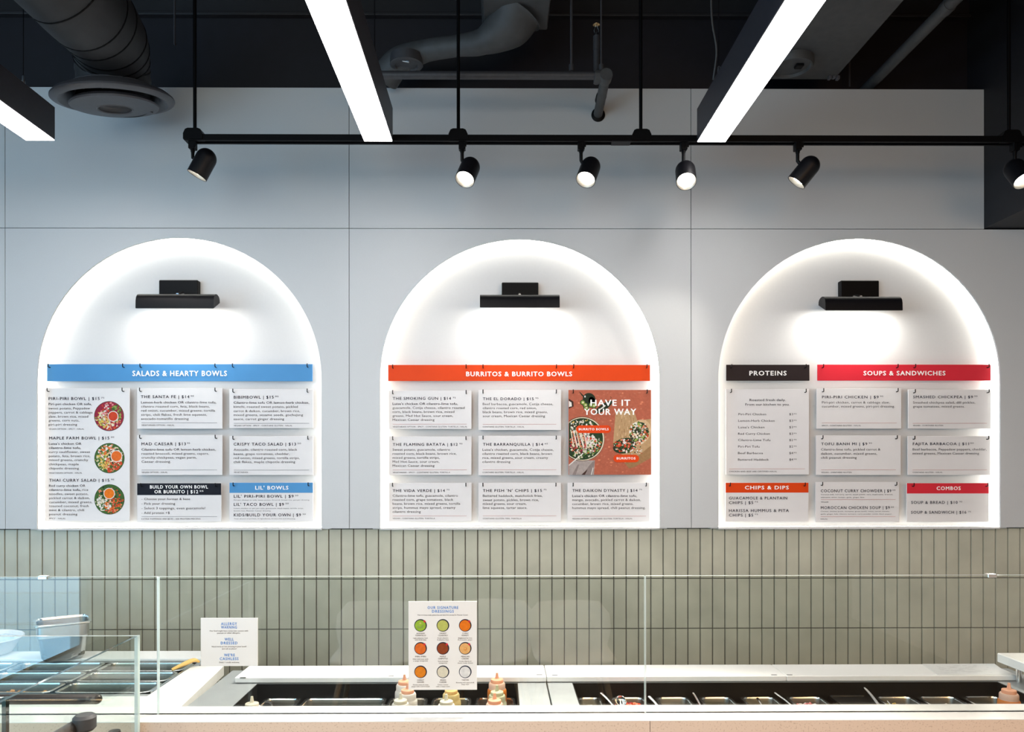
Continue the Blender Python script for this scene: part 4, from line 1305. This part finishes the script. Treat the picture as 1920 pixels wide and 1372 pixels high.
def dressing_deco(s):
    cols = [['lime', 'palegreen', 'dorange'], ['sorange', 'brownred', 'tan'], ['gorange', 'cream', 'offwhite']]
    for r, y in enumerate((1172, 1215, 1259)):
        for c, x in enumerate((788.3, 830.2, 872)):
            s.lift = 0.0003; s.disc(x, y, 11.8, 'ink', 32)
            s.lift = 0.0005; s.disc(x - 0.4, y + 0.4, 10.2, cols[r][c], 32)
            if (r, c) == (0, 0):
                s.lift = 0.0006
                s.disc(x - 3, y + 3, 4, 'leaflight', 10, 2, 0.6); s.disc(x + 3, y + 2, 4, 'leaflight', 10, 1.6, 2.2); s.disc(x - 0.5, y - 4, 2, 'palegreen', 10)
            if (r, c) == (1, 2):
                s.lift = 0.0006; s.disc(x, y + 1, 3, 'gorange', 14); s.lift = 0.0007; s.disc(x - .3, y + .6, 2.2, 'tan', 14)
            if (r, c) in ((0, 0), (0, 2), (1, 0), (1, 1), (1, 2)):
                s.lift = 0.0008
                s.poly([(x + 7.5 + 3 * (1 if k % 2 == 0 else .5) * math.cos(k * math.pi / 5), y - 7.5 + 3 * (1 if k % 2 == 0 else .5) * math.sin(k * math.pi / 5)) for k in range(10)], 'red')


dl = [('L', 'OUR SIGNATURE', 801.5, 859, 1141, 5), ('L', 'DRESSINGS', 810, 850.5, 1148, 5), ('N', 'They are house-made, gluten-free and dairy-free (except for Mexican Caesar)', 782.5, 877, 1153.5, 2)]
names = [[('AVOCADO', 'TOMATILLO', 'Light jalapeno heat', 'with fresh lime'), ('CREAMY', 'CILANTRO', 'Fresh cilantro', '& jalapeno lime'), ('CHILI', 'PEANUT', 'Brightened by lime', '& aromatics, ginger')],
         [('PIRI-PIRI', None, 'Mild chili heat with', 'a tangy vinaigrette'), ('MAPLE', 'CHIPOTLE', 'Sweet & smoky', 'vinaigrette'), ('MEXICAN', 'CAESAR', 'Smoky chipotle &', 'classic nutty cheese')],
         [('CARROT', 'GINGER', 'Gentle sweet & zesty', 'ginger with a carrot finish'), ('VEGAN', 'CAESAR', 'Classic Caesar', 'with a vegan twist'), ('TARTAR', None, 'Brimming with capers & dill,', 'tangy mayo')]]
for r, y in enumerate((1188, 1231.5, 1275.5)):
    for c, x in enumerate((788.3, 830.2, 872)):
        n1, n2, d1, d2 = names[r][c]
        yy = y
        for nm in (n1, n2):
            if nm:
                dl.append(('N', nm, x - len(nm) * 1.1, x + len(nm) * 1.1, yy, 2.5)); yy += 4
        yy += 0.6
        for nm in (d1, d2):
            w2 = min(len(nm) * 0.72, 17)
            dl.append(('N', nm, x - w2, x + w2, yy, 2)); yy += 3.3
sign('paper_sign', 'cream paper sign with nine sauce circles lettered OUR SIGNATURE DRESSINGS', (765.5, 1127, 894, 1293), dl, dressing_deco)


# ---- refrigerated prep tables
def pan_mesh(cx, cy, wx, wy, z, depth, r=0.018):
    m = MB()
    R = lambda w, d, rr, zz: [(x, y, zz) for x, y in rrect(cx, cy, w, d, rr)]
    rings = [R(wx, wy, r, z - 0.006), R(wx, wy, r, z), R(wx - 0.003, wy - 0.003, r, z + 0.0012), R(wx - 0.014, wy - 0.014, r * .9, z + 0.0012), R(wx - 0.018, wy - 0.018, r * .85, z - 0.003),
             R(wx - 0.020, wy - 0.020, r * .85, z - 0.03), R(wx - 0.026, wy - 0.024, r * .8, z - depth + 0.008), R(wx - 0.04, wy - 0.04, r * .6, z - depth)]
    m.loft(rings, 0, True, False, True)
    m.recalc = False
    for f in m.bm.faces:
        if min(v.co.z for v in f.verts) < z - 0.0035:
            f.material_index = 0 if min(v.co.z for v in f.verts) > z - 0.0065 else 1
    return m


def prep_table(label, x0, x1, y0, y1, wells, zd=0.925, rec=0.24):
    t = thing('prep_table', ((x0 + x1) / 2, (y0 + y1) / 2, 0), label, 'prep table', 'refrigerated prep tables')
    m = MB()
    wx0, wx1, wy0, wy1 = wells
    m.box(x0, wx0, y0, y1, zd - 0.02, zd, bevel=0.001)
    m.box(wx1, x1, y0, y1, zd - 0.02, zd, bevel=0.001)
    m.box(wx0, wx1, wy1, y1, zd - 0.02, zd)
    if wy0 > y0:
        m.box(wx0, wx1, y0, wy0, zd - 0.02, zd)
    m.build('deck', 'steel_deck', t, smooth=False)
    m = MB()
    e = 0.002
    m.box(wx0 + e - 0.01, wx0 + e, wy0, wy1, zd - rec, zd - 0.0005)
    m.box(wx1 - e, wx1 - e + 0.01, wy0, wy1, zd - rec, zd - 0.0005)
    m.box(wx0, wx1, wy1 - 0.004, wy1 - 0.001, zd - rec, zd - 0.0005)
    m.box(wx0, wx1, wy0, wy0 + 0.003, zd - rec, zd - 0.0005)
    m.box(wx0, wx1, wy0, wy1, zd - rec - 0.004, zd - rec)
    m.build('well_liner', 'well_black', t, smooth=False)
    m = MB()
    m.box(x0 + 0.005, x1 - 0.005, y0 + 0.005, y1 - 0.01, 0.1, zd - rec - 0.006)
    m.build('cabinet', 'steel_deck', t, smooth=False)
    return t


YS, YE2 = YBK + 0.003, 2.40
W2 = 2.255
XM = 0.146
prep_table('steel prep table in the middle of the counter with squeeze bottles in its well', -0.862, XM - 0.002, YS, YE2, (-0.735, 0.057, YS + 0.02, W2))
prep_table('steel prep table with the long black well on the right', XM + 0.002, 1.66, YS, YE2, (0.224, 1.527, YS + 0.02, W2))
prep_table('steel prep table on the left with three rows of shallow pans', -2.4, XD0 - 0.004, 2.113, 2.64, (-2.3, -1.025, 2.18, 2.525), zd=0.918)


def board(label, x0, x1, y0, y1, z0, z1, slots):
    m = MB()
    m.box(x0, x1, y0, y1, z0, z1, 0, bevel=0.0025, seg=2)
    for px, py in slots:
        q = P(px, py, y0 + 0.02)
        d = (EYE - z1) * F / (CY - py) if False else (EYE - z1) * F / (py - CY)
        c = P(px, py, d)
        m.prism_z(rrect(c.x, c.y, 0.019, 0.007, 0.0034), z1 - 0.001, z1 + 0.0003, 1)
    o = m.build('cutting_board', ['poly_board', 'grey_plastic'], None, smooth=False, origin=((x0 + x1) / 2, y0, z0))
    return tag(o, label, 'cutting board', 'white cutting boards')


ZB0, ZB1 = 0.9265, 0.943
board('long white cutting board behind the dressings sign, on the middle prep table', P(440, 1270, 2.26).x, XM - 0.001, 2.258, 2.388, ZB0, ZB1, [(455, 1268.5), (733, 1266.5), (1011, 1265)])
xs_ = P(1465, 1270, 2.3).x
board('white cutting board right of the gap between the prep tables', XM + 0.001, xs_ - 0.0006, 2.258, 2.388, ZB0, ZB1, [(1040, 1266), (1451, 1266.5)])
board('white cutting board with the printed sheet on it', xs_ + 0.0006, P(1909, 1270, 2.26).x, 2.258, 2.388, ZB0, ZB1, [(1480, 1266.5)])
board('white cutting board behind the left pans, under the steel container', -2.3, XD0 - 0.006, 2.535, 2.64, 0.9185, 0.928, [])

# printed sheet lying on the right board
m = MB()
zs_ = ZB1 + 0.0016
co = []
for px, py in ((1729, 1246.5), (1864, 1246), (1893, 1273), (1758, 1268.5)):
    d = (EYE - zs_) * F / (py - CY)
    d = min(max(d, 2.262), 2.384)
    co.append(P(px, py, d))
m.prism_z([(c.x, c.y) for c in co][::-1], ZB1 + 0.0002, zs_, 0)
sh = m.build('printed_sheet', 'paper', None, smooth=False, origin=tuple(co[0]))
tag(sh, 'white laminated sheet with faint print lying on the right cutting board', 'paper sheet')
m = MB()
rnd = random.Random(9)
c0, ux, uy = co[3], (co[2] - co[3]), (co[0] - co[3])
for k in range(46):
    u, v = 0.12 + 0.72 * rnd.random(), 0.15 + 0.65 * (k // 6) / 7
    a = c0 + ux * u + uy * v
    l = ux * rnd.uniform(.03, .10); h = uy * 0.025
    m.ngon([(a.x, a.y, zs_ + .0003), (a.x + l.x, a.y + l.y, zs_ + .0003), (a.x + l.x + h.x, a.y + l.y + h.y, zs_ + .0003), (a.x + h.x, a.y + h.y, zs_ + .0003)])
mat('faint_print', (0.62, 0.62, 0.62), 0.5, noise=0.05)
m.build('print', 'faint_print', sh, smooth=False)

# raised slab at the far right on posts
t = thing('raised_slab', (1.75, 2.1, 0.925), 'thick white raised slab on short posts at the right end of the counter', 'counter shelf')
xl_ = P(1869, 1236, 2.305).x
m = MB(); m.box(xl_, 2.2, 1.93, 2.305, 0.972, 1.0, bevel=0.002)
m.build('slab', 'quartz', t, smooth=False)
for y in (2.25, 2.10):
    m = MB(); m.lathe([(0.008, 0), (0.008, 0.0475)], (xl_ + 0.03, y, 0.9252), (0, 0, 1), 14)
    m.build('post', 'steel_bright', t)

# ---- food pans, middle and right stations
YPB = 2.247
PZ = 0.8835


def xat(px, py, Y):
    return P(px, py, Y).x


FOOD = {}


def pan(px0, px1, label, food=None, lvl=0.035, mound=0.0, seed=1, depth=0.118, y0=2.060, y1=YPB):
    x0, x1 = xat(px0, 1307, y1), xat(px1, 1307, y1)
    cx, cy = (x0 + x1) / 2, (y0 + y1) / 2
    wx, wy = x1 - x0, y1 - y0
    m = pan_mesh(cx, cy, wx, wy, PZ, depth)
    o = m.build('food_pan', ['steel_bright', 'steel_shaded'], None, origin=(cx, cy, PZ - depth))
    tag(o, label, 'food pan', 'steel pans in the wells')
    FOOD[label] = (cx, cy, wx, wy)
    if food:
        nm, lab, mats = food
        fill(nm, lab, mats, cx, cy, wx - 0.026, wy - 0.026, PZ - lvl, mound, seed)
    return cx, cy, wx, wy


def fill(nm, lab, mats, cx, cy, wx, wy, z, mound, seed):
    """heap of small chopped pieces over a bed"""
    rnd = random.Random(seed)
    m = MB()
    m.prism_z(rrect(cx, cy, wx - 0.008, wy - 0.008, 0.012), z - 0.02, z, 0)
    for k in range(110):
        u, v = rnd.uniform(-.47, .47), rnd.uniform(-.47, .47)
        h = mound * max(0, 1 - (u * u + v * v) * 4)
        r = rnd.uniform(0.004, 0.009)
        M = Matrix.Translation((cx + u * (wx - 0.022), cy + v * (wy - 0.022), z + h + 0.001)) @ Matrix.Rotation(rnd.uniform(0, 6.3), 4, (rnd.random(), rnd.random(), rnd.random() + .1))
        m.box(-r, r, -r * .7, r * .7, -r * .4, r * .4, rnd.randrange(len(mats)), bevel=r * .25, M=M)
    o = m.build(nm, mats, None, origin=(cx, cy, z))
    tag(o, lab, 'food', kind='stuff')


mid = [pan(497, 566, 'narrow steel pan holding the black scoop, left end of the middle well', None),
       pan(573, 726, 'wide steel pan in the middle well, left of the squeeze bottles', ('salad_leaves', 'dark green leaves in the wide steel pan', ['leafdark', 'leaf', 'redcabbage', 'leaf']), 0.030, 0.0, 4),
       pan(731, 803, 'steel pan holding the pink and white squeeze bottles', None),
       pan(811, 884, 'steel pan holding the yellow squeeze bottles below the dressings sign', None),
       pan(892, 965, 'steel pan holding the orange squeeze bottles', None)]
right = [pan(1079, 1126, 'steel pan of creamy filling at the left end of the right well', ('creamy_filling', 'pale creamy filling in the leftmost pan of the right well', ['cream', 'offwhite', 'cream']), .022, .004, 5),
         pan(1140, 1208, 'steel pan of red salsa with the large round spoon', ('red_salsa', 'red salsa in the pan with the round spoon', ['tomato', 'salmon', 'tomato', 'redcabbage']), .012, .004, 6),
         pan(1226, 1290, 'steel pan right of the glass joint in the right well', ('diced_feta', 'pale diced cheese in the pan right of the glass joint', ['offwhite', 'cream']), .024, .004, 7),
         pan(1307, 1369, 'steel pan with chopped green herbs in the right well', ('chopped_herbs', 'chopped green herbs in a steel pan', ['leaf', 'leaflight', 'leafdark', 'leaf']), .022, .006, 8),
         pan(1385, 1451, 'steel pan with a spoon, left of the pink onions', ('roasted_corn', 'pale corn in the pan left of the pink onions', ['cream', 'corn', 'leaflight']), .024, .004, 9),
         pan(1470, 1538, 'steel pan of pink pickled onions', ('pickled_onions', 'pink pickled onions in a steel pan', ['pink', 'pink', 'redcabbage', 'offwhite']), .017, .010, 10),
         pan(1636, 1706, 'steel pan with yellowish dressing right of the black lid', ('yellow_slaw', 'yellowish slaw in the pan right of the black lid', ['cream', 'corn', 'palegreen']), .020, .004, 11),
         pan(1715, 1787, 'steel pan second from the right end of the right well', ('shredded_cheese', 'pale shredded cheese, second pan from the right end', ['cream', 'offwhite', 'tan']), .022, .004, 12),
         pan(1797, 1868, 'steel pan at the right end holding the orange bottle', ('green_peppers', 'bright green pepper strips beside the orange bottle', ['leaf', 'leaflight']), .030, .002, 13)]
# black lid over the gap in the right well
x0, x1 = xat(1552, 1307, YPB), xat(1624, 1307, YPB)
m = MB()
m.prism_z(rrect((x0 + x1) / 2, 2.16, x1 - x0, 0.17, 0.01), PZ - 0.004, PZ + 0.004)
lid = m.build('black_lid', 'well_black', None, origin=((x0 + x1) / 2, 2.16, PZ - 0.004))
tag(lid, 'flat black lid with a pale back edge covering a pan in the right well', 'lid')
m = MB(); m.box(x0 + 0.006, x1 - 0.012, YPB - 0.012, YPB - 0.003, PZ + 0.003, PZ + 0.0065, bevel=0.001)
m.build('lid_edge', 'steel_bright', lid, smooth=False)

# left station: three rows of long pans
LZ = 0.9195
rows = [(2.186, 2.292), (2.300, 2.406), (2.414, 2.520)]
cols = [(-1.318, -1.032), (-1.612, -1.326), (-1.906, -1.620), (-2.20, -1.914)]
row_n = ['front', 'middle', 'back']
for c, (x0, x1) in enumerate(cols[:3]):
    for r, (y0, y1) in enumerate(rows):
        cx, cy = (x0 + x1) / 2, (y0 + y1) / 2
        d = 0.06
        m = pan_mesh(cx, cy, x1 - x0, y1 - y0, LZ, d, 0.026)
        o = m.build('long_pan', ['steel_bright', 'steel_shaded'], None, origin=(cx, cy, LZ - d))
        tag(o, f'long shallow steel pan, {row_n[r]} row, {("right column next to the white divider", "second column from the white divider", "third column from the white divider")[c]}', 'food pan', 'long pans of the left station')
        if (c, r) == (1, 0):
            fill('brown_grains', 'golden brown grains in a front pan of the left station', ['wood', 'wood2', 'tan'], cx, cy, x1 - x0 - 0.03, y1 - y0 - 0.03, LZ - 0.022, 0.0, 20)
        if (c, r) == (1, 1):
            fill('dark_beans', 'dark beans in a middle-row pan of the left station', ['bean', 'leafdark'], cx, cy, x1 - x0 - 0.03, y1 - y0 - 0.03, LZ - 0.03, 0.0, 21)


# ---- squeeze bottles
def bottle(px, tip_y, Y, label, body, cap, base):
    tp = P(px, tip_y, Y)
    x, zt = tp.x, tp.z
    z0 = zt - 0.188
    t = thing('squeeze_bottle', (x, Y, z0), label, 'squeeze bottle', 'squeeze bottles in the wells')
    m = MB()
    m.lathe([(0.025, 0.0), (0.0285, 0.003), (0.0285, 0.130), (0.0278, 0.137), (0.0252, 0.141), (0.0246, 0.144), (0.0246, 0.155), (0.0225, 0.159), (0.0175, 0.160)], (x, Y, z0), (0, 0, 1), 32)
    b = m.build('bottle_body', body, t, angle=50)
    m = MB()
    m.lathe([(0.0185, 0.1595), (0.0188, 0.161), (0.0188, 0.1675), (0.018, 0.169), (0.009, 0.170), (0.0058, 0.172), (0.0038, 0.184), (0.0034, 0.188), (0.0, 0.188)], (x, Y, z0), (0, 0, 1), 28)
    m.build('nozzle_cap', cap, t, angle=40)
    if base:
        m = MB()
        m.lathe([(0.0288, 0.004), (0.0288, 0.130), (0.0281, 0.1374), (0.0256, 0.1412)], (x, Y, z0), (0, 0, 1), 32, cap0=False, cap1=False)
        m.build('sauce_fill', base, b, angle=50)
    return t


Y1b, Y2b, Y3b = 2.098, 2.154, 2.208
bottle(758, 1264, Y3b, 'clear squeeze bottle with a peach cap, behind the left edge of the dressings sign', 'bottle_clear', 'cap_peach', None)
bottle(764, 1280, Y2b, 'pale pink squeeze bottle with a peach cap, in the pan left of the sign', 'bottle_clear', 'cap_peach', 'bottle_clear')
bottle(750.5, 1299, Y1b, 'white squeeze bottle in front of the pale pink one', 'bottle_clear', 'cap_cream', None)
bottle(845.5, 1281, Y2b, 'pale yellow squeeze bottle just below the dressings sign', 'bottle_yellow', 'cap_yellow', None)
bottle(836.5, 1301, Y1b, 'cream squeeze bottle in front of the pale yellow one', 'bottle_clear', 'cap_cream', None)
bottle(931.5, 1261, Y3b, 'orange squeeze bottle at the back, right of the dressings sign', 'bottle_peach', 'cap_peach', 'bottle_orange')
bottle(931.5, 1284, Y2b, 'pale green squeeze bottle in the middle of the three right of the sign', 'bottle_green', 'cap_green', None)
bottle(927, 1299, Y1b, 'squeeze bottle with an orange cap, front of the three right of the sign', 'bottle_peach', 'cap_peach', None)
bottle(472, 1305, 2.085, 'white squeeze bottle at the left end of the middle well', 'bottle_clear', 'cap_cream', None)
bottle(1891.5, 1281, 2.115, 'orange squeeze bottle by itself at the right end of the counter', 'bottle_peach', 'cap_peach', 'bottle_orange')


# ---- utensils
def floor_pt(px, py, z):
    d = (EYE - z) * F / (py - CY)
    return P(px, py, d)


q = P(501, 1302, 2.18)
m = MB()
m.loft([[(q.x + sx * w_, y, z) for sx, y in ((-1, 2.175), (1, 2.175), (1, 2.19), (-1, 2.19))] for w_, z in ((0.017, 0.795), (0.017, 0.85), (0.016, 0.872), (0.011, 0.888), (0.004, 0.893))], 0, True, True, True)
tag(m.build('scoop_handle', 'grey_plastic', None, origin=(q.x, 2.18, 0.795)), 'black plastic scoop handle upright in the left pan of the middle well', 'scoop')


def spoon(a, b, ya, yb, label, name='serving_spoon', r=0.0034, bowl=None, material='chrome'):
    p, q = P(*a, ya), P(*b, yb)
    t = thing(name, tuple(q), label, 'utensil', 'utensils in the pans')
    d = (q - p)
    m = MB()
    pts = [p, p + d * 0.5 + Vector((0, 0, 0.002)), q]
    m.tube(pts, [r * 1.15, r, r * 0.9], 10, squash=(1, 0.55))
    m.build('handle', material, t)
    if bowl:
        m = MB()
        c = P(*bowl, yb)
        n_ = Vector((0.1, -0.75, 0.65)).normalized()
        m.lathe([(0.0, -0.006), (0.008, -0.0055), (0.014, -0.002), (0.0165, 0.002), (0.0175, 0.0022), (0.0178, 0.001), (0.015, -0.004), (0.009, -0.0075), (0.0, -0.0085)], c, n_, 28, cap0=False, cap1=False)
        m.build('bowl', material, t)
    return t


spoon((1127, 1299), (1150, 1324), 2.215, 2.15, 'steel serving spoon with a large round bowl resting on the salsa pan', bowl=(1163, 1315))
spoon((1217, 1306), (1238, 1330), 2.20, 2.14, 'dark tongs leaning beside the glass joint', 'tongs', 0.0045, material='steel')
spoon((1299.5, 1299.5), (1316, 1330), 2.22, 2.13, 'steel spoon handle leaning in the herb pan')
spoon((1420, 1309), (1432, 1332), 2.21, 2.12, 'short steel spoon handle in the pan left of the pink onions')
spoon((1453, 1299), (1490, 1328), 2.22, 2.13, 'thin steel handle leaning over the pink onion pan', r=0.003)
spoon((1621, 1290), (1652, 1328), 2.24, 2.12, 'long steel tongs leaning from the black lid into the yellow pan', 'tongs', 0.0045)
spoon((1664, 1315), (1674, 1332), 2.18, 2.12, 'short steel handle tip inside the yellow pan', r=0.003)
# tan handled utensil on the left pans
p, q = floor_pt(322, 1255, 0.936), floor_pt(373, 1241, 0.944)
t = thing('tan_utensil', tuple(p), 'tan handled utensil lying across the left pans beside the white divider', 'utensil')
m = MB()
m.tube(spline([p, p + (q - p) * .45 + Vector((0, 0, .008)), p + (q - p) * .8 + Vector((0, 0, .012)), q + Vector((0, 0, 0.002))], 20), [0.004 + 0.006 * math.sin(math.pi * min(1, i / 20 * .8 + .15)) for i in range(21)], 14, squash=(1, .7))
m.build('handle', 'tan_handle', t)
m = MB()
e1, e2 = floor_pt(362, 1246, 0.927), floor_pt(284, 1297, 0.927)
m.tube([e1, e2], 0.004, 8)
m.build('metal_rod', 'steel_bright', t)

# ---- steel container and white bowl on the left board
c = P(114, 1240, 2.545)
zc = 0.9285
t_ = 0.14
m = MB()
def rot_ring(w_, d_, r, z, a=math.radians(33)):
    return [(c.x + x * math.cos(a) - y * math.sin(a), 2.555 + x * math.sin(a) + y * math.cos(a), z) for x, y in rrect(0, 0, w_ * 1.12, d_ * 1.12, r)]
H = 0.128
m.loft([rot_ring(0.150, 0.136, 0.012, zc + H - 0.004), rot_ring(0.150, 0.136, 0.012, zc + H), rot_ring(0.138, 0.124, 0.02, zc + H + 0.001), rot_ring(0.134, 0.120, 0.02, zc + H - 0.006), rot_ring(0.114, 0.10, 0.02, zc + 0.012), rot_ring(0.09, 0.08, 0.02, zc + 0.006)], 0, True, False, True)
n1_ = len(m.bm.faces)
m.loft([rot_ring(0.149, 0.135, 0.012, zc + H - 0.004), rot_ring(0.137, 0.123, 0.02, zc + H - 0.008), rot_ring(0.137, 0.123, 0.02, zc + H - 0.045), rot_ring(0.130, 0.116, 0.02, zc + H - 0.050), rot_ring(0.114, 0.10, 0.022, zc + 0.012), rot_ring(0.10, 0.088, 0.022, zc)], 0, True, False, True)
m.recalc = False
m.bm.faces.index_update()
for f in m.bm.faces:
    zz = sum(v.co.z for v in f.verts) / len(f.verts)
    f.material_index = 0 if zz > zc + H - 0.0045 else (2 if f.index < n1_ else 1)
o = m.build('steel_container', ['steel_bright', 'steel', 'steel_shaded'], None, origin=(c.x, 2.555, zc))
tag(o, 'deep steel food container standing behind the left pans', 'container')
cb = P(-52, 1236, 2.56)
m = MB()
m.lathe([(0.085, 0.0), (0.095, 0.003), (0.112, 0.032), (0.126, 0.052), (0.131, 0.054), (0.129, 0.057), (0.121, 0.054), (0.108, 0.034), (0.09, 0.010), (0.0, 0.009)], (cb.x, 2.60, zc), (0, 0, 1), 48, cap0=True, cap1=False)
t = thing('white_bowl', (cb.x, 2.60, zc), 'wide white bowl filled with crumpled wrap at the left edge', 'bowl')
m.recalc = False
m.build('bowl_body', 'white_bowl', t)
m = MB()
rnd = random.Random(2)
rings = [[(cb.x + r * math.cos(a), 2.60 + r * math.sin(a), zc + 0.040 + 0.012 * (1 - r / 0.114) + rnd.uniform(-.006, .008)) for a in [2 * math.pi * k / 36 for k in range(36)]] for r in (0.114, 0.1, 0.085, 0.065, 0.045, 0.025, 0.006)]
m.loft(rings, 0, True, False, True)
m.build('crumpled_wrap', 'crumpled_wrap', t, angle=20)

# ---- glass guard box in front of the left station
ya = 1.885
xr2 = P(258, 1193, ya).x
zt2 = P(130, 1192, ya).z
yb2 = xr2 / ((P(20, 1306, 1.0).x))
t = thing('glass_guard', (xr2, ya, 0.55), 'low clear glass guard box with bright edges at the lower left corner', 'glass guard')
def pane(name, x0, x1, y0, y1, z0, z1, ax, edge='glass_edge'):
    m = MB()
    m.box(x0, x1, y0, y1, z0, z1, 0)
    for f in m.bm.faces:
        f.normal_update()
        f.material_index = 0 if abs(f.normal[ax]) > 0.5 else (1 if abs(f.normal.z) > 0.5 else 2)
    return m.build(name, ['glass', edge, 'glass_edge'], t, smooth=False)
pane('back_pane', XL + 0.2, xr2, ya, ya + 0.010, 0.55, zt2, 1)
m = MB(); m.box(xr2 - 0.007, xr2 + 0.0005, ya - 0.0006, ya + 0.0102, 0.55, zt2 + 0.0003)
m.build('corner_edge', 'glass_edge', t, smooth=False)
pane('side_pane', xr2 - 0.008, xr2, yb2 - 0.22, ya - 0.001, 0.55, zt2, 0, 'glass_edge_dark')
xe = P(22, 1340, yb2).x
pane('front_pane', XL + 0.2, xr2 - 0.009, yb2, yb2 + 0.008, 0.55, zt2 - 0.001, 1, 'glass_edge')
m = MB(); m.box(xr2 - 0.0165, xr2 - 0.009, yb2 - 0.001, yb2 + 0.009, 0.55, zt2 - 0.0005)
m.build('edge_seal', 'glass_edge_dark', t, smooth=False)
m = MB(); m.box(XL + 0.2, xr2, yb2 - 0.22, ya, 0.53, 0.55)
m.build('base_shelf', 'quartz', t, smooth=False)
m = MB(); m.box(XL + 0.2, xr2 - 0.05, yb2 - 0.1, ya - 0.02, 0.0, 0.53)
m.build('plinth', 'quartz_front', t, smooth=False)
# dark tubular frame inside
t = thing('tube_rail', (xr2 - 0.25, 1.75, 0.55), 'dark rounded tube rail with a clamp and post inside the glass guard', 'rail')
yt_ = 1.74
a, b = P(-60, 1310, yt_), P(181, 1310, yt_)
rr = 9.5 * yt_ / F
m = MB()
prof = [(a.x, 1)] 
m.tube([(a.x, yt_, a.z), (b.x, yt_, a.z)] + [(b.x + rr * math.sin(k * math.pi / 12), yt_, a.z) for k in range(1, 6)], [rr, rr] + [rr * math.cos(k * math.pi / 12) for k in range(1, 6)], 20)
m.build('cross_tube', 'tube_dark', t)
yc_ = 1.70
e = P(172, 1343, yc_)
rr2 = 12 * yc_ / F
m = MB()
m.tube([(e.x - 0.02, 1.10, e.z), (e.x, yc_ - 0.01, e.z)] + [(e.x, yc_ - 0.01 + rr2 * math.sin(k * math.pi / 12), e.z) for k in range(1, 6)], [rr2, rr2] + [rr2 * math.cos(k * math.pi / 12) for k in range(1, 6)], 20)
m.build('side_tube', 'tube_dark', t)
m = MB()
q = P(158, 1352, yc_ - 0.06)
m.lathe([(0.0, 0.0), (0.018, 0.001), (0.024, 0.007), (0.024, 0.03), (0.018, 0.036)], (q.x, q.y, q.z - 0.02), (0, 0, 1), 20)
m.build('clamp', 'duct_grey', t)
m = MB()
m.tube([(q.x, q.y, 0.55), (q.x, q.y, q.z - 0.019)], 0.007, 12)
m.build('post', 'black_metal', t)
q = P(214, 1372, 1.78)
m = MB()
m.lathe([(0.0, 0.0), (0.013, 0.0), (0.0145, -0.006), (0.0145, -0.03), (0.006, -0.034), (0.006, q.z - 0.55 > 0 and -(q.z - 0.55))], (q.x, q.y, q.z + 0.004), (0, 0, 1), 18)
tag(m.build('post_knob', 'tube_dark', None, origin=(q.x, q.y, 0.55)), 'small dark knob on a post at the bottom edge, inside the glass guard', 'knob')

# ================================================================== white chairs on the customer side (seen reflected in the glass)
def chair(x, y, rz, label):
    t = thing('shell_chair', (0, 0, 0), label, 'chair', 'white shell chairs on the customer side')
    m = MB()
    prof = [(-0.22, 0.445), (-0.16, 0.432), (-0.05, 0.425), (0.08, 0.425), (0.17, 0.44), (0.215, 0.49), (0.232, 0.58), (0.24, 0.66), (0.25, 0.735)]
    wid = [0.20, 0.225, 0.235, 0.235, 0.235, 0.25, 0.262, 0.255, 0.19]
    rings = []
    for off in (0.0, 0.012):
        rings.append([])
    rows = []
    for (y_, z_), w_ in zip(prof, wid):
        row = []
        for k in range(-6, 7):
            u = k / 6
            row.append((u * w_, y_ - (0.05 * u * u if z_ > 0.47 else 0), z_ + 0.03 * u * u * (1 if z_ < 0.5 else 0)))
        rows.append(row)
    m.loft(rows, 0, closed=False)
    sh = m.build('shell', 'chair_shell', t, angle=80)
    so = sh.modifiers.new('thickness', 'SOLIDIFY'); so.thickness = 0.012
    for sx in (-1, 1):
        for sy in (-1, 1):
            m = MB()
            m.tube([(sx * 0.15, sy * 0.13, 0.43), (sx * 0.235, sy * 0.22, 0.0)], [0.019, 0.012], 12)
            m.build('leg', 'chair_wood', t)
    t.location = (x, y, 0)
    t.rotation_euler.z = rz
    return t


chair(-0.74, -0.45, math.pi, 'white shell chair, leftmost of three reflected in the glass')
chair(-0.05, -0.50, math.pi + 0.1, 'white shell chair, middle of three reflected in the glass')
chair(0.44, -0.45, math.pi - 0.05, 'white shell chair, rightmost of three reflected in the glass')
